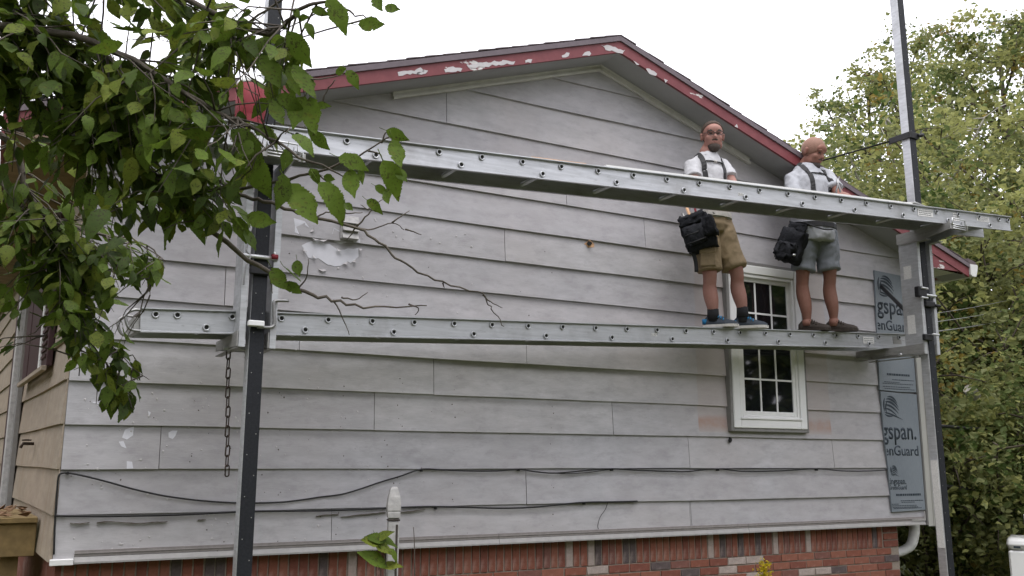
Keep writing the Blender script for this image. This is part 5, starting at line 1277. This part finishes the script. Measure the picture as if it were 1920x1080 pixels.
D_ = limb([(225, 275, 3.05), (300, 350, 3.0), (400, 358, 2.9), (500, 342, 2.8), (575, 328, 2.75), (640, 305, 2.7), (690, 283, 2.68), (733, 253, 2.65)], .008, .0018)
E_ = limb([(300, 340, 3.0), (400, 340, 3.0), (460, 368, 2.95), (520, 385, 2.9), (590, 408, 2.88), (668, 425, 2.85), (720, 462, 2.85), (760, 495, 2.85), (830, 530, 2.9), (905, 553, 2.9), (922, 580, 2.9), (945, 612, 2.9)], .008, .0014)
G_ = limb([(-700, 100, 4.4), (-250, 180, 4.2), (0, 250, 4.05), (55, 370, 4.0), (95, 430, 4.0), (120, 490, 4.0), (135, 570, 4.0), (142, 640, 4.0), (148, 705, 4.0)], .020, .002)
I_ = limb([(-500, -300, 3.5), (0, -90, 3.2), (300, -20, 3.0), (480, 60, 2.9), (540, 40, 2.85), (575, 10, 2.8), (620, 8, 2.8), (660, 25, 2.8), (700, 42, 2.8)], .014, .0015)
J_ = limb([(-500, 240, 4.3), (-100, 330, 4.1), (60, 400, 4.0), (160, 432, 3.9), (260, 452, 3.85), (310, 490, 3.8)], .010, .002)
TW = []
for pl in ([(668, 425, 2.85), (690, 402, 2.84), (702, 386, 2.84), (718, 374, 2.83)], [(672, 428, 2.85), (700, 430, 2.85), (735, 418, 2.85), (758, 431, 2.86)], [(702, 386, 2.84), (690, 392, 2.83), (676, 384, 2.83)], [(905, 553, 2.9), (920, 566, 2.9), (942, 577, 2.9)], [(640, 557, 2.85), (668, 562, 2.85), (690, 548, 2.84)],
           [(766, 570, 2.88), (785, 578, 2.88), (778, 590, 2.88)], [(590, 408, 2.88), (612, 398, 2.88), (628, 396, 2.88), (640, 372, 2.88)], [(628, 396, 2.88), (660, 400, 2.88), (680, 398, 2.87)], [(560, 540, 2.85), (575, 520, 2.85), (578, 485, 2.84)], [(625, 562, 2.85), (640, 590, 2.85), (655, 628, 2.86)], [(505, 515, 2.87), (508, 530, 2.87), (511, 550, 2.87)],
           [(142, 610, 4.0), (180, 655, 4.0), (220, 710, 3.98), (250, 765, 3.97)], [(165, 640, 4.0), (210, 650, 3.95), (250, 690, 3.92), (280, 712, 3.9)], [(120, 490, 4.0), (180, 505, 3.95), (220, 530, 3.92)], [(100, 430, 4), (190, 470, 3.95), (250, 520, 3.9), (262, 545, 3.9)], [(130, 545, 4), (110, 580, 4), (80, 640, 4.05)], [(300, 480, 3.82), (285, 520, 3.82), (280, 560, 3.82)], [(760, 430, 2.86), (790, 440, 2.87)], [(735, 418, 2.85), (768, 395, 2.86)],
           [(830, 530, 2.9), (833, 540, 2.9)], [(668, 425, 2.85), (650, 450, 2.85)], [(590, 320, 2.74), (612, 340, 2.74), (618, 350, 2.74)], [(715, 268, 2.66), (722, 250, 2.65), (730, 242, 2.65)], [(690, 283, 2.68), (712, 288, 2.68), (718, 302, 2.68)], [(560, 150, 2.75), (600, 148, 2.72), (645, 140, 2.7)], [(603, 195, 2.75), (615, 165, 2.75), (630, 150, 2.74)]):
    q_ = limb(pl, .0032, .0011, 4)
    if pl[0][2] > 3.75: TW.append(q_)
def addleaf(base, d, nrm, size, mi=None):
    d = d.normalized(); y = nrm.cross(d)
    if y.length < 1e-4: return
    y.normalize(); z = d.cross(y)
    m_ = Matrix(((d.x, y.x, z.x, base.x), (d.y, y.y, z.y, base.y), (d.z, y.z, z.z, base.z), (0, 0, 0, 1))) @ Matrix.Diagonal((size, size, size, 1))
    px, py = topx(base+d*size*.5); leaves.append((size/((base-CAM).length), m_, rg.randrange(16) if mi is None else mi, -40 < px < 1960 and -40 < py < 1120))
OPEN = ((390, 205, 560, 325, .22), (425, 110, 510, 222, .12), (140, 285, 235, 350, .45), (440, 330, 520, 440, .5), (140, 380, 300, 470, .45), (465, -20, 545, 75, .15), (240, 60, 330, 120, .75), (0, 250, 150, 350, .5))
def thin(x, y):
    p = 1.0
    for a, b, c, d, k in OPEN:
        if a < x < c and b < y < d: p *= k
    return p
def spray(pts, mask, count, length, lsz, bias, prob=1.0):
    """secondary twigs off a limb; leaves along each twig, kept where the photo shows foliage"""
    made = 0; tries = 0
    while made < count and tries < count*14:
        tries += 1; i = rg.randrange(1, len(pts)-1); p = pts[i]; ax = (pts[i+1]-pts[i-1]).normalized()
        d = (ax*rg.uniform(.2, 1.0)+Vector((rg.gauss(0, 1), rg.gauss(0, 1), rg.gauss(0, .8)))*.8+bias).normalized(); L_ = length*rg.uniform(.4, 1.3)
        tw = [p+d*L_*u+Vector((0, 0, -.25*L_*u*u))+Vector((rg.uniform(-1, 1), rg.uniform(-1, 1), rg.uniform(-1, 1)))*.02*u for u in (0, .33, .66, 1)]
        x, y = topx(tw[-1])
        if (tw[-1]-CAM).dot(_fw) < 1.6 or not inpoly(x, y, mask): continue
        tube(wood, tw, [.0035, .0028, .002, .0012], 4); made += 1
        nlv = max(3, int(L_/(lsz*.48)))
        for k in range(nlv+1):
            u = .15+.85*k/nlv; j = min(2, int(u*3)); q = tw[j].lerp(tw[j+1], u*3-j)
            sd_ = 1 if k % 2 else -1; tdir = (tw[j+1]-tw[j]).normalized(); lat = tdir.cross(Vector((0, 0, 1)))
            if lat.length < .1: continue
            ld = (tdir*.7+lat.normalized()*sd_*.8+Vector((rg.gauss(0, .3), rg.gauss(0, .3), -.55+rg.gauss(0, .35)))) if k < nlv else tdir+Vector((0, 0, -.3))
            ld.normalize(); s = lsz*rg.uniform(.6, 1.3); ctr = q+ld*s*.75; x, y = topx(ctr)
            if not inpoly(x, y, mask) or rg.random() > prob*thin(x, y) or (ctr-CAM).length < 1.9: continue
            nrm = Vector((rg.gauss(0, .55), rg.gauss(0, .55)-.25, 1)); addleaf(q+ld*s*.28, ld, nrm, s)
dn = Vector((0, 0, -.35))
NSPR = 1.0
spray(A_, PA, int(88*NSPR), .34, .072, dn); spray(B_, PA, int(60*NSPR), .30, .072, dn); spray(C_, PA, int(95*NSPR), .34, .075, dn); spray(D_[:14], PA, 20, .26, .08, dn); spray(I_, PA, int(64*NSPR), .32, .074, dn)
spray(G_, PG, int(48*NSPR), .34, .074, dn, .85); spray(J_, PG, int(40*NSPR), .32, .074, dn, .85); spray(G_[:30], PA, 22, .4, .08, dn)
for q_ in TW: spray(q_, PG, 9, .16, .078, dn, .95)
# single leaves that read one by one against wall and sky: centre pixel, length px, direction on screen (0 right, 90 down), distance
for px, py, ln, ang, ds in ((468, 272, 92, 40, 2.7), (483, 332, 98, 60, 2.72), (528, 362, 74, 95, 2.7), (567, 388, 106, 57, 2.72), (493, 412, 64, 15, 2.72), (665, 306, 66, 20, 2.66), (662, 347, 62, 82, 2.66), (628, 378, 96, 50, 2.68), (743, 292, 64, 75, 2.62), (745, 252, 46, 20, 2.64),
        (735, 338, 84, 65, 2.63), (728, 371, 36, 80, 2.63), (715, 355, 28, 30, 2.64), (702, 387, 38, 40, 2.8), (755, 330, 36, 55, 2.64), (563, 92, 84, 55, 2.75), (510, 140, 86, 60, 2.78), (568, 158, 84, 62, 2.74), (590, 222, 84, 78, 2.72), (560, 215, 74, 110, 2.75), (600, 262, 50, 40, 2.7), (635, 32, 84, 58, 2.78), (700, 48, 58, 3, 2.76),
        (712, 8, 44, 65, 2.76), (738, 16, 34, 15, 2.76), (600, 20, 34, 10, 2.8), (556, 26, 24, 55, 2.82), (569, 33, 20, -25, 2.82), (582, 55, 32, 55, 2.8), (662, 150, 44, 55, 2.69), (642, 133, 28, -20, 2.69), (604, 198, 26, -10, 2.74), (525, 527, 60, 58, 2.84), (548, 516, 46, 45, 2.83), (552, 543, 44, 35, 2.84), (560, 505, 36, 80, 2.84), (590, 330, 34, 60, 2.73), (620, 335, 28, 20, 2.73),
        (535, 300, 46, 100, 2.74), (640, 400, 30, 70, 2.8), (452, 432, 60, 60, 2.85), (415, 460, 56, 95, 2.9), (470, 452, 50, 70, 2.85), (655, 390, 26, 50, 2.66), (500, 250, 50, 30, 2.74), (520, 215, 60, 70, 2.74), (545, 190, 60, 20, 2.74), (676, 330, 24, 80, 2.66)):
    a = math.radians(ang); ax, ay = math.cos(a), math.sin(a)
    b = atd(px-ax*ln/2, py-ay*ln/2, ds); e = atd(px+ax*ln/2, py+ay*ln/2, ds-.03); d = e-b; tocam = (CAM-b).normalized()
    addleaf(b, d, tocam+Vector((rg.gauss(0, .35), rg.gauss(0, .35), .35)), d.length*.93, rg.choice([0, 1, 3, 5, 8, 9, 11, 13]))
# trunk and the crown overhead, beyond the picture
tr = [Vector((-3.1, -3.6, -.1)), Vector((-3.05, -3.55, 1.2)), Vector((-3.0, -3.45, 2.6)), Vector((-3.05, -3.3, 4.0)), Vector((-2.9, -3.2, 5.6)), Vector((-2.8, -3.1, 7.4))]
tube(wood, catmull(tr, 4), [.17-.13*i/20 for i in range(21)], 12)
for a in (A_[0], C_[0], G_[0], I_[0], J_[0]):
    o = min(catmull(tr, 8), key=lambda p: (p-a+Vector((0, 0, .5))).length); tube(wood, [o, o.lerp(a, .5)+Vector((0, 0, .12)), a], [.06, .04, .022], 8)
for i in range(26):
    o = catmull(tr, 8)[-1-rg.randrange(16)]; d = Vector((rg.gauss(0, 1), rg.gauss(0, 1), rg.uniform(.1, .9))).normalized(); L_ = rg.uniform(1.2, 2.6); tipp = o+d*L_
    if tipp.y > -1.4: tipp.y = -1.4-rg.random()
    lp = catmull([o, o.lerp(tipp, .5)+Vector((0, 0, .25)), tipp], 6); tube(wood, lp, [.035-.03*k/12 for k in range(13)], 6)
    for k in range(90):
        q = lp[rg.randrange(4, 13)]+Vector((rg.gauss(0, 1), rg.gauss(0, 1), rg.gauss(0, .7)))*.38; x, y = topx(q)
        if (q-CAM).dot(_fw) > 0 and 0 < x < 1920 and y > -60 and not inpoly(x, y, PA): continue
        ld = Vector((rg.gauss(0, 1), rg.gauss(0, 1), rg.gauss(-.5, .5))).normalized(); addleaf(q, ld, Vector((rg.gauss(0, .5), rg.gauss(0, .5), 1)), .12*rg.uniform(.7, 1.3))
obj('trunk_and_branches', wood, M['twig'], near)
leaves.sort(key=lambda l: (not l[3], -l[0]))
for s, m_, mi, v in leaves[:300]:
    o = bpy.data.objects.new('leaf', LM_[mi]); COL.objects.link(o); par(o, near); o.matrix_basis = m_
restl = NB(); mats_used = []
lmv = [([v.co.copy() for v in me.vertices], [tuple(p.vertices) for p in me.polygons], me.materials[0]) for me in LM_]
vl, fl, ml = [], [], []
for s, m_, mi, v in leaves[300:]:
    vs, fs, mt_ = lmv[mi]; k = len(vl); vl += [m_ @ c for c in vs]; fl += [tuple(k+i for i in f) for f in fs]; ml += [NL.index(mt_)]*len(fs)
me = bpy.data.meshes.new('foliage'); me.from_pydata(vl, [], fl)
for m_ in NLW: me.materials.append(m_)
me.polygons.foreach_set('material_index', ml); restl.free()
o = obj('foliage', me, None, near, True); o['kind'] = 'stuff'

# ================================================================ WEEDS by the wall
def weed(label, px, py, y, lv, mats, name='weed'):
    """stem from the ground with explicit leaves: (px,py,len px,angle)"""
    top = aty(px, py, y); th = thing(name, label, 'plant', (top.x, y, 0)); bm = NB()
    tube(bm, catmull([(top.x+.04, y, -.02), (top.x+.03, y, .4), (top.x+.012, y, top.z-.15), top], 4), [.006-.004*k/12 for k in range(13)], 6); obj('stem', bm, mats[1], th)
    for lx, ly, ln, ang, mi in lv:
        a = math.radians(ang); b = aty(lx-math.cos(a)*ln/2, ly-math.sin(a)*ln/2, y+rg.uniform(-.03, .03)); e = aty(lx+math.cos(a)*ln/2, ly+math.sin(a)*ln/2, y-.05); d = e-b
        o = bpy.data.objects.new('leaf', mats[0][mi % len(mats[0])]); COL.objects.link(o); par(o, th); dd = d.normalized(); nn = Vector((rg.gauss(0, .3), -.7, .7)); yv = nn.cross(dd).normalized(); zv = dd.cross(yv); s = d.length*.95
        o.matrix_basis = Matrix(((dd.x, yv.x, zv.x, b.x), (dd.y, yv.y, zv.y, b.y), (dd.z, yv.z, zv.z, b.z), (0, 0, 0, 1))) @ Matrix.Diagonal((s, s*.85, s, 1))
        bm = NB(); tube(bm, [b, b.lerp(top, .5)+Vector((0, 0, -.01)), Vector((top.x, y, min(top.z, b.z-.02)))], .0022, 4); obj('leaf_stalk', bm, mats[1], th)
WL = [leafmesh(300+i, i % 2) for i in range(4)]
weed('green broad leaved weed growing against the white post', 712, 1008, -.62, [(705, 1008, 42, 200, 0), (722, 1004, 44, -25, 1), (728, 1012, 40, 8, 2), (690, 1018, 44, 170, 3), (700, 1045, 62, 215, 0), (720, 1030, 50, 30, 1), (742, 1040, 40, 40, 2), (735, 1066, 48, 10, 3), (712, 1018, 36, 60, 0)], (WL, M['twig']))
weed('bare thin weed stalk with a hooked tip beside the white post', 775, 988, -.45, [], (WL, M['twig']))
c = aty(1432, 1060, -.5); gold = thing('goldenrod', 'bright yellow flowering weed tip in front of the brick base', 'plant', (c.x, c.y, 0)); bm = NB()
tube(bm, [(c.x, c.y, -.02), (c.x+.02, c.y, c.z-.2), c], [.006, .004, .002], 6); obj('stem', bm, M['twig'], gold)
YF_ = leafmat('goldenrod_flower', (.50, .40, .02), (.62, .5, .05)); vl, fl, ml = [], [], []
for i in range(420):
    u = rg.random(); q = c+Vector((rg.gauss(0, 1)*.035*(.3+1.2*u), rg.gauss(0, 1)*.03, -.20*u+.03+rg.gauss(0, .01))); leafquad(vl, fl, ml, q, rg.uniform(.012, .026), rg, 0)
me = bpy.data.meshes.new('flower_plume'); me.from_pydata(vl, [], fl); me.materials.append(YF_); o = obj('flower_plume', me, None, gold); o['kind'] = 'stuff'
